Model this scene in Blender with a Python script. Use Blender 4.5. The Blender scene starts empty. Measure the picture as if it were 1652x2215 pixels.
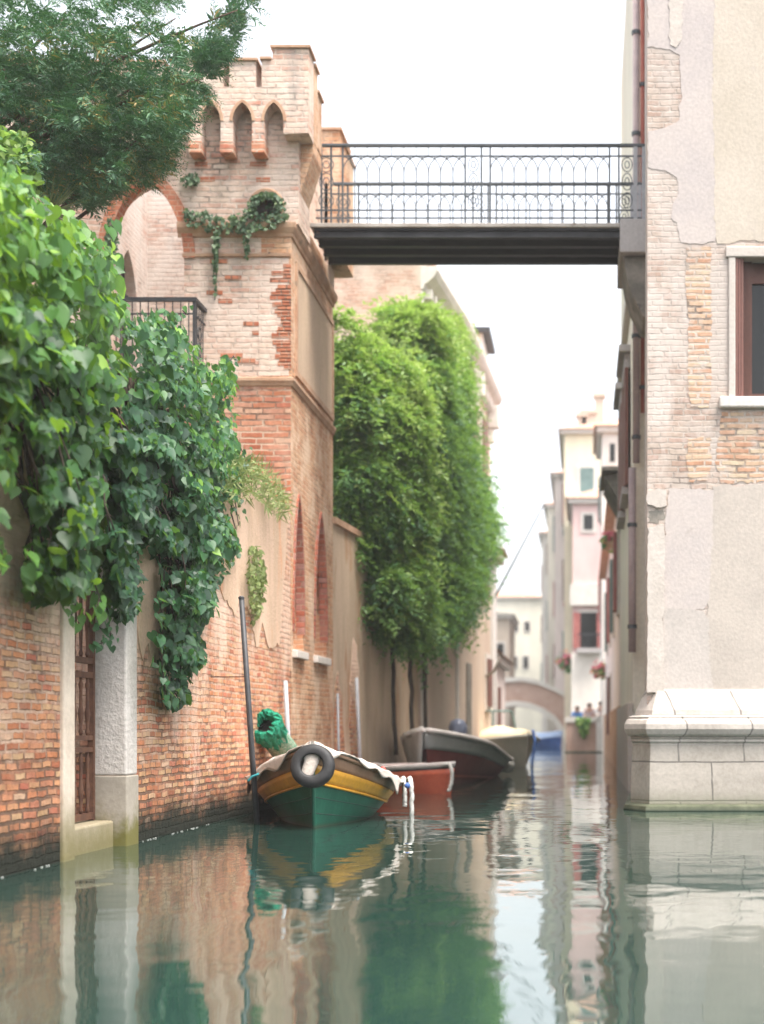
import bpy, bmesh, math, random
import numpy as np
from mathutils import Vector
R = math.radians
rs = np.random.RandomState(11)
random.seed(5)
S = bpy.context.scene
COL = S.collection

# ------------------------------------------------------------------ camera, sky, sun, exposure
F, VX, H = 3185.0, 1260.0, 1575.0          # focal length, vanishing column and horizon row of the photograph
cd = bpy.data.cameras.new('camera'); cam = bpy.data.objects.new('camera', cd); COL.objects.link(cam)
cam.location = (0, 0, 1); cam.rotation_euler = (R(90), 0, 0)
cd.sensor_fit = 'HORIZONTAL'; cd.sensor_width = 80.0*1652/F; cd.lens = 80
cd.shift_x = -(VX-826)/1652; cd.shift_y = (H-1107.5)/1652
cd.clip_start = 0.1; cd.clip_end = 2000
cd.dof.use_dof = True; cd.dof.focus_distance = 13.6; cd.dof.aperture_fstop = 1.6
S.camera = cam

sun_dir = Vector((0.27, -0.22, 0.93)).normalized()
w = bpy.data.worlds.new('World'); S.world = w; w.use_nodes = True
wn, wl = w.node_tree.nodes, w.node_tree.links
sky = wn.new('ShaderNodeTexSky'); sky.sky_type = 'NISHITA'; sky.sun_disc = False
sky.sun_elevation = math.asin(sun_dir.z); sky.sun_rotation = math.atan2(sun_dir.x, sun_dir.y)
sky.air_density = 1.0; sky.dust_density = 4.0; sky.ozone_density = 1.0
hs = wn.new('ShaderNodeHueSaturation'); hs.inputs['Saturation'].default_value = 0.25
wl.new(sky.outputs[0], hs.inputs['Color'])
wl.new(hs.outputs[0], wn['Background'].inputs['Color'])
wn['Background'].inputs['Strength'].default_value = 0.15
sd = bpy.data.lights.new('sun', 'SUN'); sun = bpy.data.objects.new('sun', sd); COL.objects.link(sun)
sd.energy = 1.8; sd.angle = R(26); sd.color = (1.0, 0.93, 0.84)
sun.rotation_euler = (-sun_dir).to_track_quat('-Z', 'Y').to_euler()
S.view_settings.view_transform = 'Standard'; S.view_settings.look = 'None'
S.view_settings.gamma = 1.0; S.view_settings.use_curve_mapping = False
S.view_settings.exposure = 1.82
S.cycles.max_bounces = 6; S.cycles.diffuse_bounces = 3; S.cycles.glossy_bounces = 3
S.cycles.transmission_bounces = 4; S.cycles.transparent_max_bounces = 6
S.cycles.use_denoising = True
S.cycles.caustics_reflective = False; S.cycles.caustics_refractive = False

# ------------------------------------------------------------------ helpers
def P(x, y, Y): return ((x-VX)*Y/F, Y, 1+(H-y)*Y/F)          # photo pixel at a known distance
def PX(x, y, X):                                              # photo pixel on a wall plane of constant X
    Y = X*F/(x-VX); return (X, Y, 1+(H-y)*Y/F)
def sX(x, Y): return (x-VX)*Y/F
def sZ(y, Y): return 1+(H-y)*Y/F

class MB:
    def __init__(s): s.v = []; s.f = []
    def add(s, v, f):
        o = len(s.v); s.v += [tuple(p) for p in v]; s.f += [tuple(i+o for i in q) for q in f]; return s
    def box(s, x0, x1, y0, y1, z0, z1):
        return s.add([(x0,y0,z0),(x1,y0,z0),(x1,y1,z0),(x0,y1,z0),(x0,y0,z1),(x1,y0,z1),(x1,y1,z1),(x0,y1,z1)],
                     [(0,3,2,1),(4,5,6,7),(0,1,5,4),(1,2,6,5),(2,3,7,6),(3,0,4,7)])
    def fbox(s, o, u, n, u0, u1, n0, n1, z0, z1):
        o = Vector(o); u = Vector(u); n = Vector(n); Z = Vector((0,0,1))
        pts = [o+u*a+n*b+Z*c for c in (z0,z1) for a, b in ((u0,n0),(u1,n0),(u1,n1),(u0,n1))]
        return s.add(pts, [(0,3,2,1),(4,5,6,7),(0,1,5,4),(1,2,6,5),(2,3,7,6),(3,0,4,7)])
    def prism(s, poly, to3, c0, c1):
        n = len(poly)
        v = [to3(a, b, c0) for a, b in poly]+[to3(a, b, c1) for a, b in poly]
        f = [tuple(range(n)), tuple(range(2*n-1, n-1, -1))]+[(i, (i+1) % n, n+(i+1) % n, n+i) for i in range(n)]
        return s.add(v, f)
    def tube(s, pts, r, n=8, closed=False, cap=True):
        pts = [Vector(p) for p in pts]; m = len(pts)
        rr = r if hasattr(r, '__len__') else [r]*m
        up = None; v = []
        for i, p in enumerate(pts):
            t = (pts[(i+1) % m]-pts[i-1]) if closed else (pts[min(i+1, m-1)]-pts[max(i-1, 0)])
            t = t.normalized() if t.length > 1e-9 else Vector((0,0,1))
            if up is None: up = t.orthogonal().normalized()
            up = (up-t*up.dot(t)); up = up.normalized() if up.length > 1e-6 else t.orthogonal().normalized()
            b = t.cross(up)
            v += [p+(up*math.cos(2*math.pi*k/n)+b*math.sin(2*math.pi*k/n))*rr[i] for k in range(n)]
        f = []
        for i in range(m if closed else m-1):
            j = (i+1) % m
            f += [(i*n+k, i*n+(k+1) % n, j*n+(k+1) % n, j*n+k) for k in range(n)]
        if cap and not closed: f += [tuple(range(n-1, -1, -1)), tuple(range((m-1)*n, m*n))]
        return s.add(v, f)
    def lathe(s, prof, c, n=16, axis='z'):
        v = []
        for r, h in prof:
            for k in range(n):
                a = 2*math.pi*k/n
                q = (r*math.cos(a), r*math.sin(a), h) if axis == 'z' else ((r*math.cos(a), h, r*math.sin(a)) if axis == 'y' else (h, r*math.cos(a), r*math.sin(a)))
                v.append((c[0]+q[0], c[1]+q[1], c[2]+q[2]))
        m = len(prof)
        f = [(i*n+k, i*n+(k+1) % n, (i+1)*n+(k+1) % n, (i+1)*n+k) for i in range(m-1) for k in range(n)]
        f += [tuple(range(n-1, -1, -1)), tuple(range((m-1)*n, m*n))]
        return s.add(v, f)
    def grid(s, rows, closed=False):
        n = len(rows[0]); v = [p for r in rows for p in r]
        f = [(i*n+k, i*n+(k+1) % n, (i+1)*n+(k+1) % n, (i+1)*n+k) for i in range(len(rows)-1) for k in range(n if closed else n-1)]
        return s.add(v, f)

WLOC = {}
def base(o): return WLOC.get(o.name, (0,0,0)) if o else (0,0,0)
def obj(name, mb, mat, parent=None, smooth=False, bevel=0, solid=0, subsurf=0, label=None, loc=None):
    me = bpy.data.meshes.new(name)
    b = base(parent) if loc is None else loc
    me.from_pydata([(x-b[0], y-b[1], z-b[2]) for x, y, z in mb.v], [], mb.f)
    bm = bmesh.new(); bm.from_mesh(me); bmesh.ops.recalc_face_normals(bm, faces=bm.faces); bm.to_mesh(me); bm.free()
    if smooth: me.polygons.foreach_set('use_smooth', [True]*len(me.polygons))
    if mat: me.materials.append(mat)
    o = bpy.data.objects.new(name, me); COL.objects.link(o)
    if parent: o.parent = parent
    if loc is not None: o.location = loc
    WLOC[o.name] = b
    if bevel:
        m = o.modifiers.new('bevel', 'BEVEL'); m.width = bevel; m.segments = 2; m.limit_method = 'ANGLE'; m.angle_limit = R(40)
    if solid:
        m = o.modifiers.new('solid', 'SOLIDIFY'); m.thickness = solid; m.offset = -1
    if subsurf:
        m = o.modifiers.new('sub', 'SUBSURF'); m.levels = m.render_levels = subsurf
    if label: o['label'] = label
    return o
def tag(o, label, cat, group=None):
    o['label'] = label; o['category'] = cat
    if group: o['group'] = group
    return o
def thing(name, label, cat, loc, group=None):
    o = bpy.data.objects.new(name, None); COL.objects.link(o); o.location = loc; o.empty_display_size = .2
    WLOC[o.name] = tuple(loc)
    return tag(o, label, cat, group)
def struct(o): o['kind'] = 'structure'; return o

# ------------------------------------------------------------------ materials
class NT:
    def __init__(s, name):
        s.m = bpy.data.materials.new(name); s.m.use_nodes = True; s.t = s.m.node_tree
        s.b = s.t.nodes['Principled BSDF']; s.out = s.t.nodes['Material Output']
    def n(s, typ, ins=None, **kw):
        d = s.t.nodes.new('ShaderNode'+typ)
        for k, v in kw.items(): setattr(d, k, v)
        for k, v in (ins or {}).items(): s.put(d.inputs[k], v)
        return d
    def put(s, sock, v):
        if isinstance(v, bpy.types.NodeSocket): s.t.links.new(v, sock)
        else: sock.default_value = (*v, 1.0) if (hasattr(v, '__len__') and len(v) == 3 and sock.type == 'RGBA') else v
    def math(s, op, a, b=0.0, c=None):
        d = s.n('Math', operation=op); s.put(d.inputs[0], a); s.put(d.inputs[1], b)
        if c is not None: s.put(d.inputs[2], c)
        return d.outputs[0]
    def mix(s, fac, a, b, mode='MIX'):
        d = s.n('Mix', data_type='RGBA', blend_type=mode)
        s.put(d.inputs[0], fac); s.put(d.inputs[6], a); s.put(d.inputs[7], b); return d.outputs[2]
    def ramp(s, fac, stops, interp='LINEAR'):
        d = s.n('ValToRGB'); d.color_ramp.interpolation = interp; e = d.color_ramp.elements
        while len(e) < len(stops): e.new(0.5)
        for i, (p, c) in enumerate(stops):
            e[i].position = p; e[i].color = (*c, 1) if hasattr(c, '__len__') else (c, c, c, 1)
        s.put(d.inputs[0], fac); return d.outputs[0]
    def noise(s, vec, scale, detail=5, rough=.6, dist=0):
        d = s.n('TexNoise', {'Scale': scale, 'Detail': detail, 'Roughness': rough, 'Distortion': dist}); s.put(d.inputs['Vector'], vec); return d.outputs['Fac']
    def pos(s): return s.n('NewGeometry').outputs['Position']
    def xyz(s, v): d = s.n('SeparateXYZ'); s.put(d.inputs[0], v); return d.outputs
    def comb(s, x, y, z):
        d = s.n('CombineXYZ'); s.put(d.inputs[0], x); s.put(d.inputs[1], y); s.put(d.inputs[2], z); return d.outputs[0]
    def scale(s, v, k):
        d = s.n('VectorMath', operation='MULTIPLY'); s.put(d.inputs[0], v); d.inputs[1].default_value = k; return d.outputs[0]
    def band(s, x, lo, hi):                       # smooth 0..1
        d = s.n('MapRange', interpolation_type='SMOOTHSTEP'); s.put(d.inputs['Value'], x)
        s.put(d.inputs['From Min'], lo); s.put(d.inputs['From Max'], hi); return d.outputs[0]
    def bump(s, h, strength, dist):
        d = s.n('Bump', {'Strength': strength, 'Distance': dist}); s.put(d.inputs['Height'], h); s.put(s.b.inputs['Normal'], d.outputs[0]); return d

def brick_mat(name, cols, mortar, wash, wash_lo=.5, wash_hi=.62, wash_sc=.9, bw=.25, bh=.068, ms=.011, bump=.7, bd=.02, wob=.02,
              wash2=None, w2lo=.55, w2hi=.7, w2sc=.35, tide=None, streak=False, wz=None, mfac=.85, rub=.35, dark=(.46,.62), dz=None, stain=.35):
    N = NT(name); p = N.pos(); X = N.xyz(p)
    u = N.math('ADD', X[0], X[1])
    nv = N.n('TexNoise', {'Scale': 2.6, 'Detail': 5.0, 'Roughness': .65}); N.put(nv.inputs['Vector'], p)
    d = N.n('VectorMath', operation='SUBTRACT'); N.put(d.inputs[0], nv.outputs['Color']); d.inputs[1].default_value = (.5,.5,.5)
    dd = N.scale(d.outputs[0], (wob*1.7, wob*1.3, 0))
    nv2 = N.n('TexNoise', {'Scale': 13.0, 'Detail': 3.0}); N.put(nv2.inputs['Vector'], p)
    d2 = N.n('VectorMath', operation='SUBTRACT'); N.put(d2.inputs[0], nv2.outputs['Color']); d2.inputs[1].default_value = (.5,.5,.5)
    dd2 = N.scale(d2.outputs[0], (wob*.9, wob*.45, 0))
    a = N.n('VectorMath', operation='ADD'); uz = N.noise(N.comb(N.math('MULTIPLY', u, 2.2), N.math('MULTIPLY', N.math('FLOOR', N.math('DIVIDE', X[2], bh)), 7.3), 0.0), 1.0, 1, .5)
    N.put(a.inputs[0], N.comb(N.math('ADD', u, N.math('MULTIPLY', uz, bw*1.1)), X[2], 0.0)); N.put(a.inputs[1], dd)
    a2 = N.n('VectorMath', operation='ADD'); N.put(a2.inputs[0], a.outputs[0]); N.put(a2.inputs[1], dd2)
    br = N.n('TexBrick', {'Color1': (0,0,0), 'Color2': (1,1,1), 'Mortar': (.5,.5,.5), 'Scale': 1.0, 'Mortar Size': ms, 'Mortar Smooth': .35, 'Bias': 0.0, 'Brick Width': bw, 'Row Height': bh})
    N.put(br.inputs['Vector'], a2.outputs[0])
    k = len(cols)
    col = N.ramp(br.outputs['Color'], [(i/(k-1), c) for i, c in enumerate(cols)])
    n1 = N.noise(p, 14, 6, .65); n2 = N.noise(p, 2.3, 5, .6)
    col = N.mix(.45, col, N.ramp(n1, [(.3, .45), (.72, 1.25)]), 'MULTIPLY')
    col = N.mix(N.math('MULTIPLY', N.band(n2, .45, .75), rub), col, mortar)
    mf = N.math('MULTIPLY', br.outputs['Fac'], mfac)
    mf = N.math('MULTIPLY', mf, N.math('ADD', .25, N.math('MULTIPLY', .75, N.band(N.noise(p, 2.9, 5, .65), .34, .54))))
    dn = N.noise(p, 1.9, 6, .7)
    if dz: dn = N.math('ADD', dn, N.math('MULTIPLY', N.math('SUBTRACT', 1.0, N.band(X[2], dz[0], dz[1])), dz[2]))
    col = N.mix(mf, col, N.mix(N.band(dn, dark[0], dark[1]), mortar, [c*.22 for c in mortar]))
    col = N.mix(stain, col, N.ramp(N.noise(N.scale(p, (1,1,.45)), 1.2, 8, .68), [(.30,.50),(.48,1.0),(.7,1.25)]), 'MULTIPLY')
    wv = N.scale(p, (1,1,.28)) if streak else p
    wn_ = N.math('ADD', N.math('MULTIPLY', N.noise(wv, wash_sc, 9, .68), .85), N.math('MULTIPLY', n1, .15))
    if wz: wn_ = N.math('ADD', wn_, N.math('MULTIPLY', N.math('SUBTRACT', N.band(X[2], wz[0], wz[1]), .5), wz[2]))
    wm = N.band(wn_, wash_lo, wash_hi)
    wc = N.mix(N.noise(N.scale(p, (2.5,2.5,.5)), 1.3, 7, .7), [c*.72 for c in wash], [min(1, c*1.18) for c in wash])
    col = N.mix(wm, col, wc)
    h = N.math('MULTIPLY', N.math('SUBTRACT', 1.0, br.outputs['Fac']), N.math('SUBTRACT', 1.0, N.math('MULTIPLY', wm, .75)))
    if wash2:
        m2 = N.band(N.noise(N.scale(p, (1.3,1.3,.5)), w2sc*3, 9, .7), w2lo, w2hi)
        col = N.mix(N.math('MULTIPLY', m2, .8), col, wash2)
    if tide:
        tz = N.math('ADD', X[2], N.math('MULTIPLY', N.math('SUBTRACT', N.noise(p, 3.2, 6, .7), .5), .5))
        col = N.mix(N.math('SUBTRACT', 1.0, N.band(tz, tide[0], tide[1])), col, tide[2])
    N.put(N.b.inputs['Base Color'], col); N.b.inputs['Roughness'].default_value = .93; N.b.inputs['Specular IOR Level'].default_value = .2
    hh = N.math('ADD', N.math('MULTIPLY', h, .8), N.math('ADD', N.math('MULTIPLY', n1, .5), N.math('MULTIPLY', wm, .5)))
    N.bump(hh, bump, bd)
    return N.m

def plain(name, c1, c2=None, sc=2.0, lo=.35, hi=.65, rough=.85, bump=.3, bd=.01, metal=0, streak=1.0, spots=None, spec=.3, tide=None, fine=25):
    N = NT(name); p = N.pos(); c2 = c2 or [c*.75 for c in c1]
    v = N.scale(p, (1,1,streak))
    n1 = N.noise(v, sc, 9, .66); n2 = N.noise(p, fine, 5, .6)
    col = N.mix(N.band(n1, lo, hi), c1, c2)
    col = N.mix(.3, col, N.ramp(n2, [(.3,.6),(.7,1.2)]), 'MULTIPLY')
    if spots: col = N.mix(N.band(N.noise(v, sc*2.3, 8, .75), spots[0], spots[1]), col, spots[2])
    if tide:
        z = N.xyz(p)[2]; tz = N.math('ADD', z, N.math('MULTIPLY', N.math('SUBTRACT', N.noise(p, 2.5, 6, .7), .5), tide[3]))
        col = N.mix(N.math('SUBTRACT', 1.0, N.band(tz, tide[0], tide[1])), col, tide[2])
    N.put(N.b.inputs['Base Color'], col); N.b.inputs['Roughness'].default_value = rough; N.b.inputs['Metallic'].default_value = metal
    N.b.inputs['Specular IOR Level'].default_value = spec
    if bump: N.bump(N.math('ADD', n2, N.math('MULTIPLY', n1, 1.5)), bump, bd)
    return N.m

def block_mat(name, c1, c2, bw, bh, off=.5, ms=.012, x0=0, z0=0, tide=None, joint=(.12,.11,.1)):
    N = NT(name); p = N.pos(); X = N.xyz(p)
    u = N.math('SUBTRACT', N.math('ADD', X[0], X[1]), x0); z = N.math('SUBTRACT', X[2], z0)
    wob = N.math('MULTIPLY', N.math('SUBTRACT', N.noise(p, 2.2, 4, .6), .5), .06)
    br = N.n('TexBrick', {'Color1': (.8,.8,.8), 'Color2': (1.1,1.1,1.1), 'Mortar': (1,1,1), 'Scale': 1.0, 'Mortar Size': ms, 'Mortar Smooth': .4, 'Brick Width': bw, 'Row Height': bh}, offset=off)
    N.put(br.inputs['Vector'], N.comb(N.math('ADD', u, wob), N.math('ADD', z, N.math('MULTIPLY', wob, .4)), 0.0))
    n1 = N.noise(p, 1.7, 9, .7); n2 = N.noise(p, 24, 5, .6)
    col = N.mix(N.band(n1, .4, .68), c1, c2)
    col = N.mix(.5, col, br.outputs['Color'], 'MULTIPLY')
    col = N.mix(.35, col, N.ramp(n2, [(.3,.6),(.7,1.2)]), 'MULTIPLY')
    jm = N.math('MULTIPLY', br.outputs['Fac'], N.band(N.noise(p, 3, 4, .6), .25, .5))
    col = N.mix(N.math('MULTIPLY', jm, .8), col, joint)
    if tide:
        tz = N.math('ADD', X[2], N.math('MULTIPLY', N.math('SUBTRACT', n1, .5), tide[3]))
        col = N.mix(N.math('SUBTRACT', 1.0, N.band(tz, tide[0], tide[1])), col, tide[2])
    N.put(N.b.inputs['Base Color'], col); N.b.inputs['Roughness'].default_value = .85; N.b.inputs['Specular IOR Level'].default_value = .3
    N.bump(N.math('ADD', N.math('MULTIPLY', N.math('SUBTRACT', 1.0, br.outputs['Fac']), 1.2), N.math('ADD', N.math('MULTIPLY', n2, .4), n1)), .5, .012)
    return N.m

def leaf_mat(name, stops, rough=.38, trans=.35, tcol=(.25,.42,.03), spec=.5):
    N = NT(name)
    at = N.n('Attribute', attribute_name='tint')
    col = N.ramp(at.outputs['Fac'], stops)
    N.put(N.b.inputs['Base Color'], col); N.b.inputs['Roughness'].default_value = rough; N.b.inputs['Specular IOR Level'].default_value = spec
    tr = N.n('BsdfTranslucent'); N.put(tr.inputs['Color'], N.mix(.6, col, tcol))
    mx = N.n('MixShader', {0: trans}); N.t.links.new(N.b.outputs[0], mx.inputs[1]); N.t.links.new(tr.outputs[0], mx.inputs[2])
    N.t.links.new(mx.outputs[0], N.out.inputs[0])
    return N.m

def glass_mat(name, c=(.02,.025,.025)):
    N = NT(name); N.b.inputs['Base Color'].default_value = (*c, 1); N.b.inputs['Roughness'].default_value = .06
    N.b.inputs['Specular IOR Level'].default_value = .3
    N.bump(N.noise(N.pos(), 1.5, 2, .5), .08, .03)
    return N.m

def water_mat():
    N = NT('canal_water'); p = N.pos()
    N.b.inputs['Base Color'].default_value = (.015, .038, .030, 1); N.b.inputs['Roughness'].default_value = .012
    N.b.inputs['IOR'].default_value = 1.6; N.b.inputs['Specular IOR Level'].default_value = .5
    a = N.noise(N.scale(p, (.55, .3, 1)), 1.0, 2, .4, .3)
    b = N.noise(N.scale(p, (1.0, .8, 1)), 2.4, 2, .5, .3)
    c = N.noise(N.scale(p, (.35, 1.0, 1)), 5.0, 2, .5)
    calm = N.band(N.noise(N.scale(p, (.5,.12,1)), .5, 3, .5), .42, .66)
    h = N.math('ADD', N.math('ADD', N.math('MULTIPLY', a, 1.0), N.math('MULTIPLY', b, .16)), N.math('MULTIPLY', N.math('MULTIPLY', c, .07), N.math('ADD', .35, calm)))
    N.bump(h, 1.0, .030)
    return N.m

M = {}
M['water'] = water_mat()
TIDE = (.10, .42, (.022, .024, .017))
M['old_brick'] = brick_mat('old_orange_brick', [(.38,.13,.07),(.58,.23,.11),(.62,.31,.16),(.50,.16,.10),(.58,.35,.18),(.66,.42,.29)], (.60,.42,.31), (.74,.53,.41), .47, .63, .9, bw=.21, bh=.07,
    wash2=(.44,.34,.24), w2lo=.58, w2hi=.74, tide=TIDE, streak=True, wz=(.3, 2.4, .20), bump=1.0, bd=.04, wob=.042, ms=.016, dz=(.3,1.2,.16), stain=.45)
M['tower_brick'] = brick_mat('pale_tower_brick', [(.50,.24,.17),(.62,.41,.31),(.68,.52,.41),(.56,.33,.25),(.68,.55,.45)], (.60,.48,.40), (.71,.57,.48), .40, .60, 1.3, bh=.075, bw=.27, ms=.014, stain=.5, wob=.03,
    wash2=(.36,.31,.27), w2lo=.56, w2hi=.74, bump=.9, bd=.025, rub=.6)
M['tower_red'] = brick_mat('red_lower_brick', [(.40,.13,.075),(.50,.19,.10),(.56,.27,.17),(.44,.15,.09),(.58,.36,.25)], (.60,.44,.33), (.66,.47,.36), .52, .68, 1.6, wob=.03, stain=.5, bh=.08, bw=.3, ms=.014, bump=.9, bd=.025)
M['tower_side'] = brick_mat('shaded_ochre_brick', [(.46,.20,.10),(.56,.28,.15),(.60,.36,.21),(.50,.22,.12)], (.62,.43,.30), (.68,.49,.35), .44, .62, 1.4, bh=.07, bw=.24, bump=.9, bd=.025, wob=.03, stain=.5)  # ochre brick toned darker as the shade on the tower's canal face
M['court_brick'] = brick_mat('grey_washed_court_brick', [(.46,.28,.22),(.56,.42,.35),(.58,.48,.42)], (.52,.45,.40), (.60,.53,.48), .40, .58, 1.2, bump=.8, wash2=(.34,.32,.30), w2lo=.52, w2hi=.7)
M['red_voussoir'] = brick_mat('red_arch_brick', [(.42,.13,.07),(.52,.20,.11),(.46,.16,.09)], (.46,.30,.22), (.5,.33,.24), .62, .75, 2, bh=.07, bw=.12, bump=.8, bd=.02)
M['lancet_brick'] = brick_mat('lancet_red_brick', [(.36,.10,.06),(.46,.15,.09),(.40,.14,.10),(.42,.22,.18)], (.42,.27,.20), (.45,.27,.2), .6, .75, 2, bh=.08, bw=.22, bump=.8, bd=.02)
M['panel_plaster'] = plain('tower_panel_plaster', (.58,.43,.30), (.48,.35,.25), 1.3, rough=.92, streak=.35, spots=(.6,.75,(.36,.28,.2)))
M['moulding'] = plain('weathered_moulding', (.52,.34,.23), (.42,.24,.15), 3, rough=.92, spots=(.55,.68,(.28,.21,.15)))
M['ochre_stucco'] = plain('ochre_stucco', (.60,.45,.33), (.40,.30,.21), .9, rough=.92, streak=.22, bump=.4, spots=(.52,.62,(.42,.25,.15)), tide=(.05,.45,(.03,.03,.02),.5))
M['r_brick'] = brick_mat('pale_washed_brick', [(.40,.26,.20),(.48,.36,.29),(.52,.42,.35),(.46,.31,.25),(.50,.39,.32)], (.52,.445,.39), (.535,.46,.41), .39, .57, 1.2, bh=.07, bw=.23, mfac=.7, wob=.035, stain=.4, bump=.8, bd=.02, rub=.6,
    wash2=(.60,.52,.47), w2lo=.5, w2hi=.66)
M['r_brick_red'] = brick_mat('patched_red_brick', [(.50,.27,.17),(.58,.36,.24),(.60,.47,.33),(.52,.30,.2)], (.54,.46,.40), (.52,.44,.385), .48, .64, 1.8, wob=.03, bh=.075, bw=.25, ms=.017, bump=.8, bd=.02)
M['r_lav'] = plain('lavender_grey_plaster', (.47,.415,.395), (.52,.455,.42), 1.1, rough=.92, bump=.25, spots=(.58,.72,(.40,.345,.31)))
M['r_tan'] = plain('tan_plaster', (.485,.42,.345), (.535,.465,.39), 1.0, rough=.92, bump=.22, bd=.012, spots=(.56,.74,(.46,.40,.35)))
M['r_beige'] = plain('beige_stucco', (.51,.445,.39), (.44,.385,.34), .8, rough=.92, bump=.3, spots=(.58,.72,(.43,.38,.34)))
M['r_grey'] = plain('grey_stucco', (.47,.42,.385), (.53,.47,.43), 1.0, rough=.92, bump=.3, spots=(.62,.76,(.43,.39,.36)))
M['r_stone'] = plain('pale_corner_stone', (.57,.51,.46), (.51,.45,.40), 2, rough=.85, bump=.4, streak=.6, spots=(.62,.74,(.48,.40,.34)))
M['plinth'] = block_mat('istrian_stone_block', (.50,.445,.39), (.38,.335,.285), .79, .47, x0=18.95, z0=.12, tide=(.0,.30,(.20,.20,.14),.5))
M['plinth_top'] = block_mat('istrian_stone_moulding', (.52,.47,.425), (.40,.355,.315), .79, 3, x0=18.95, z0=.5, off=0)
M['plinth_foot'] = plain('mossy_stone_foot', (.06,.07,.04), (.12,.125,.08), 3, rough=.7, tide=(-.02,.06,(.02,.035,.022),.06))
M['jamb'] = plain('door_jamb_stone', (.66,.56,.46), (.56,.46,.37), 2.4, rough=.85, bump=.5, streak=.7, tide=(.0,.62,(.20,.17,.08),.45))
M['pilaster'] = plain('chalky_pilaster_stone', (.62,.57,.53), (.54,.49,.45), 2.2, rough=.88, bump=.7, bd=.02, streak=.7)
M['pilaster_foot'] = plain('grey_cement_foot', (.40,.35,.29), (.33,.29,.24), 2.0, rough=.85, tide=(.12,.42,(.15,.135,.04),.9))
M['rust'] = plain('rusty_iron', (.09,.042,.028), (.15,.07,.04), 9, rough=.7, bump=.3, spots=(.6,.7,(.05,.04,.035)))
M['black_iron'] = plain('black_iron', (.025,.027,.03), (.045,.045,.05), 8, rough=.55, bump=.1, spec=.5)
M['grey_iron'] = plain('grey_painted_iron', (.055,.065,.072), (.085,.092,.10), 6, rough=.55, bump=.1, spec=.5)
M['post_grey'] = plain('pale_grey_post_paint', (.33,.34,.36), (.40,.40,.42), 6, rough=.6, bump=.1)
M['beam'] = plain('dark_steel_beam', (.016,.016,.018), (.03,.028,.028), 2.5, rough=.55, bump=.15, streak=5, spec=.5)
M['beam_face'] = plain('stained_beam_face', (.05,.05,.054), (.022,.022,.025), 2.0, rough=.6, bump=.15, spots=(.6,.7,(.22,.13,.08)))
M['concrete'] = plain('pale_concrete', (.46,.42,.38), (.34,.30,.26), 2.5, rough=.9, spots=(.6,.72,(.25,.21,.17)))
M['grey_stone'] = plain('grey_corbel_stone', (.46,.43,.42), (.40,.37,.36), 2, rough=.88, bump=.4)
M['dark_stone'] = plain('sooty_stone_and_hollow_dark', (.30,.27,.23), (.16,.145,.125), 2.6, rough=.9, bump=.5, spots=(.58,.66,(.04,.038,.035)))
M['brown_wood'] = plain('dark_brown_frame', (.085,.035,.025), (.12,.05,.035), 4, rough=.5, bump=.1, streak=.2)
M['brown_shutter'] = plain('brown_shutter_paint', (.16,.075,.06), (.22,.10,.08), 4, rough=.6, bump=.15, streak=.2)
M['red_shutter'] = plain('faded_red_shutter', (.34,.10,.09), (.42,.16,.14), 3, rough=.7)
M['teal_shutter'] = plain('teal_shutter', (.10,.17,.165), (.15,.22,.21), 3, rough=.7)
M['mauve_pipe'] = plain('mauve_pipe_paint', (.44,.34,.33), (.36,.28,.28), 4, rough=.5, bump=.1)
M['red_pipe'] = plain('red_pipe_paint', (.42,.11,.08), (.5,.17,.12), 4, rough=.5, bump=.1)
M['dark_glass'] = glass_mat('dark_window_glass', (.012,.013,.013))
M['yew_bark'] = plain('yew_bark', (.10,.065,.045), (.06,.04,.03), 6, rough=.95, bump=.8, bd=.02, streak=.3)
M['vine_bark'] = plain('vine_bark', (.075,.055,.04), (.045,.035,.028), 8, rough=.95, bump=.6)
M['roof_tile'] = plain('old_roof_tile', (.42,.22,.15), (.52,.33,.24), 5, rough=.9, bump=.6)
M['soil'] = plain('garden_soil', (.10,.085,.05), (.14,.13,.06), 3, rough=.95, bump=.6)
M['stone_trim'] = plain('white_stone_trim', (.70,.65,.60), (.62,.57,.52), 3, rough=.8)
for k, c in dict(pink_house=(.74,.53,.50), cream_house=(.86,.80,.67), pale_house=(.84,.77,.70), tan_house=(.60,.50,.41), white_house=(.80,.75,.70), yellow_house=(.86,.77,.57), rose_house=(.82,.71,.66)).items():
    M[k] = plain(k+'_stucco', c, [min(1, v*.85) for v in c], .7, rough=.92, bump=.2, streak=.5)

# leaf materials: tint is leaf age, dark old to yellow-green young; creepers add painted top light
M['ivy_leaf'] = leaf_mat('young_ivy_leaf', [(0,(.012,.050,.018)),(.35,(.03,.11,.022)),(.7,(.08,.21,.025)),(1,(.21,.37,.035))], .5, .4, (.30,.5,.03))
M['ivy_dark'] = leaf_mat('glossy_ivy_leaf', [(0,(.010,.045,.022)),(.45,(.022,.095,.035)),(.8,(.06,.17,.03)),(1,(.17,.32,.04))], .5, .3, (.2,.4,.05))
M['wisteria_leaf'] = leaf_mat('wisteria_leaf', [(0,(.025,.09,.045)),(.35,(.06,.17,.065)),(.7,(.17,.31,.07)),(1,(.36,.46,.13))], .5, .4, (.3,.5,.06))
M['creeper_leaf'] = leaf_mat('dull_creeper_leaf', [(0,(.03,.075,.035)),(.5,(.09,.15,.075)),(1,(.20,.26,.12))], .6, .3, (.2,.35,.1))
M['yew_leaf'] = leaf_mat('yew_needles', [(0,(.016,.055,.028)),(.5,(.045,.135,.062)),(.76,(.085,.19,.07)),(.88,(.17,.15,.045)),(1,(.28,.19,.05))], .55, .15, (.1,.25,.05))
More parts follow.
